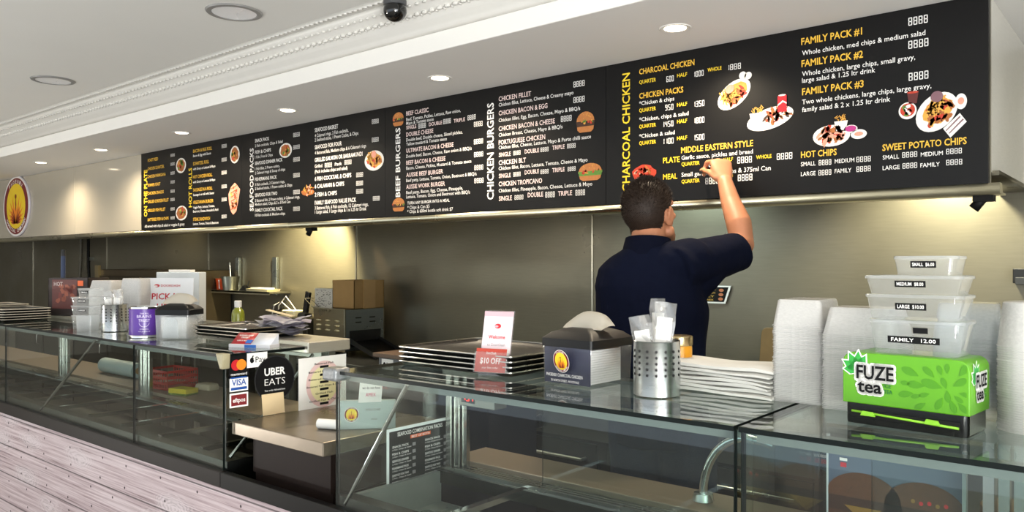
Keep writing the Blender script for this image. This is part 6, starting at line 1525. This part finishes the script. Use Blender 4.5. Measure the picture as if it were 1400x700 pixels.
# hair: cap over the skull, faded at the nape, with short strands
def hair_here(l):      # l in head space
    x, y, z = l
    if y > .058 and z < .105 - .35*abs(x): return 0
    if z < (-.074 + .25*max(0, abs(x) - .03) if y < -.03 else -.048): return 0
    ear = (abs(x) > .06 and -.035 < y < .045 and z < .022 + max(0, y)*.4)
    if ear: return 0
    if y > -.02 and z < .03 + y*.55 and abs(x) < .09: 
        return 0
    return 1
b = B(); n_, m_ = 60, 40; grid = {}
for j in range(m_):
    el_ = -R(66) + R(156)*j/(m_ - 1)
    for i in range(n_):
        az = 2*math.pi*i/n_
        c_, s_ = math.cos(az), math.sin(az); ce, se = math.cos(el_), math.sin(el_)
        r_ = V3((.0785*ce*c_, .1005*ce*s_, .0935*se)); 
        l = V3((r_.x, r_.y - .012, r_.z + .030))
        if el_ < 0:
            l.x = .0805*c_*max(ce, .80); l.y = l.y if l.y > 0 else -.012 + .1005*s_*max(ce, .74); l.z = max(l.z, -.085)
        th = .004 + .005*max(0, se) + .0035*noise.noise(V3(l)*38)
        hl = hair_here(l); th *= hl
        if l.z < -.02: th *= max(.25, (l.z + .06)/.04)
        d_ = r_.normalized()
        grid[i, j] = (l + d_*(th if hl else -.012), hl)
vv = {k: b.verts.new(hd(*g[0])) for k, g in grid.items()}
for j in range(m_ - 1):
    for i in range(n_):
        ks = [(i, j), ((i+1) % n_, j), ((i+1) % n_, j+1), (i, j+1)]
        if sum(grid[k][1] for k in ks) >= 1: b.faces.new([vv[k] for k in ks])
rg = random.Random(77)
keys = [k for k in grid if grid[k][1] and k[1] < m_ - 1]
for _ in range(9000):
    k = rg.choice(keys); k2 = ((k[0]+1) % n_, k[1]+1)
    if k2 not in grid or not grid[k2][1]: continue
    p = grid[k][0].lerp(grid[k2][0], rg.random()); d_ = V3((p.x, p.y + .012, p.z - .02)).normalized()
    l_ = .003 + .011*max(0, min(1, (p.z + .01)/.09)) * rg.uniform(.6, 1.2)
    lean = V3((rg.uniform(-.5, .5), rg.uniform(-.3, .7), rg.uniform(-.9, .1) if p.z < .07 else rg.uniform(-.2, .3)))
    q = p + (d_ + lean*.55).normalized()*l_; s2 = d_.cross(V3((rg.random()-.5, rg.random()-.5, rg.random()-.5))).normalized()*.0009
    f_ = b.faces.new([b.verts.new(hd(*(p - d_*.003 - s2))), b.verts.new(hd(*(p - d_*.003 + s2))), b.verts.new(hd(*q))])
b.verts.index_update()
vs = [v for v in b.verts if not v.link_faces]
bmesh.ops.delete(b, geom=vs, context='VERTS')
obj('hair', b, HAIRM, man, True, recalc=False)
# polo shirt
b = B()
torso(b, .012, .9, 1.58)
sd = elR - shR
limb(b, [V3((-1.36, 2.41, 1.475)), shR - V3((.04, .03, .012)), shR + V3((0, 0, .004))], [.088, .086, .082], 28)
u_ = sd.normalized(); sv = u_.orthogonal().normalized(); tv = u_.cross(sv)
rs = []
for t, r_ in ((-.25, .080), (.0, .081), (.25, .078), (.5, .074), (.72, .071), (.86, .071), (.90, .070)):
    c_ = shR + sd*t - V3((0, 0, .010 + .008*t)); rs.append([c_ + sv*(r_*math.cos(q)) + tv*(r_*math.sin(q)) for q in [2*math.pi*i/28 for i in range(28)]])
rings(b, rs)
limb(b, [V3((-1.30, 2.44, 1.40)), V3((-1.245, 2.52, 1.475)), shR.lerp(elR, .55) - V3((0, 0, .03))], [.070, .066, .050], 20)
limb(b, [V3((-1.44, 2.395, 1.475)), shL - V3((-.03, 0, -.01)), shL], [.084, .080, .074], 26)
rs = []
sl = elL - shL; u_ = sl.normalized(); sv = u_.orthogonal().normalized(); tv = u_.cross(sv)
for t, r_ in ((-.15, .070), (.1, .073), (.4, .072), (.74, .070), (.78, .069)):
    c_ = shL + sl*t; rs.append([c_ + sv*(r_*math.cos(q)) + tv*(r_*math.sin(q)) for q in [2*math.pi*i/26 for i in range(26)]])
rings(b, rs)
def folds(p):
    # drag lines from the raised shoulder and soft vertical drape
    q = p - shR; d1 = q.length
    w1 = math.sin(30*(q.x*.55 + q.z*.85) + 1.6*noise.noise(p*6)) * max(0, 1 - abs(d1 - .16)/.20)
    w2 = noise.noise(V3((p.x*13 + p.z*2.5, p.y*13, p.z*3.2)))
    return .0050*w1 + .0095*w2*max(.55, min(1, (1.50 - p.z)*8)) 
shirt = remesh('polo_shirt', b, [SHIRT], .0055, 5, man, folds)
b = B(); rs = []
for k, (dz, gr) in enumerate(((-.016, .014), (.012, .009), (.040, .006), (.043, .010), (.018, .017), (-.022, .026), (-.024, .018))):
    ring = []
    for i in range(36):
        t = 2*math.pi*i/36; a_, c_ = .068 + gr, .064 + gr
        lift_ = .012*(math.sin(t) < 0)*abs(math.sin(t))
        ring.append((-1.400 + a_*math.cos(t)*math.cos(TY) - c_*math.sin(t)*math.sin(TY), 2.418 + a_*math.cos(t)*math.sin(TY) + c_*math.sin(t)*math.cos(TY), 1.562 + dz + lift_ - .012*(math.sin(t) > 0)*math.sin(t)))
    rs.append(ring)
rs.append(rs[0]); rings(b, rs, cap0=False, cap1=False); obj('collar', b, pm('navy_collar', '#0A0D1C', .9, spec=.08, bump=.2, bscale=300), shirt, True)
# trousers and shoes
b = B(); torso(b, .006, .0, 1.01)
for s_ in (-1, 1):
    hx = hips + V3((s_*.088*math.cos(TY), s_*.088*math.sin(TY), -.04)); kx = V3((hx.x + s_*.012, hx.y + .01, .52)); ax = V3((hx.x + s_*.02, hx.y - .015, .11))
    limb(b, [hx, kx, ax], [.100, .074, .064], 24)
remesh('trousers', b, [TROUS], .010, 4, man, lambda p: .004*noise.noise(V3((p.x*9, p.y*9, p.z*16))))
for s_ in (-1, 1):
    hx = hips + V3((s_*.108*math.cos(TY), s_*.088*math.sin(TY), 0))
    b = B(); rings(b, [[(hx.x + x_, hx.y + .045 + y_, z_) for x_, y_ in rrect(.098*k, .28*k, .045*k, 6)] for z_, k in ((.0, .96), (.02, 1.0), (.045, .98), (.07, .80), (.10, .45))]); obj('shoe', b, BLACKM, man, True)
# the marker he writes with
p0 = (ix[2] + tip)*.5 - bv*.006
p1 = V3((p0.x - .020, 2.8985, p0.z + .018))
ax_ = (p1 - p0).normalized()
t = thing('marker_pen', 'black marker pen held against the menu board in his raised hand', 'marker', tuple(p0))
b = B(); cyl(b, -ax_*.055, ax_*((p1 - p0).length - .022), .0062, n=16); obj('barrel', b, BLACKP, t, True)
b = B(); cyl(b, ax_*((p1 - p0).length - .022), ax_*(p1 - p0).length, .0050, .0018, 14); obj('nib', b, pm('nib_grey', '#3A3A3A', .6), t, True)
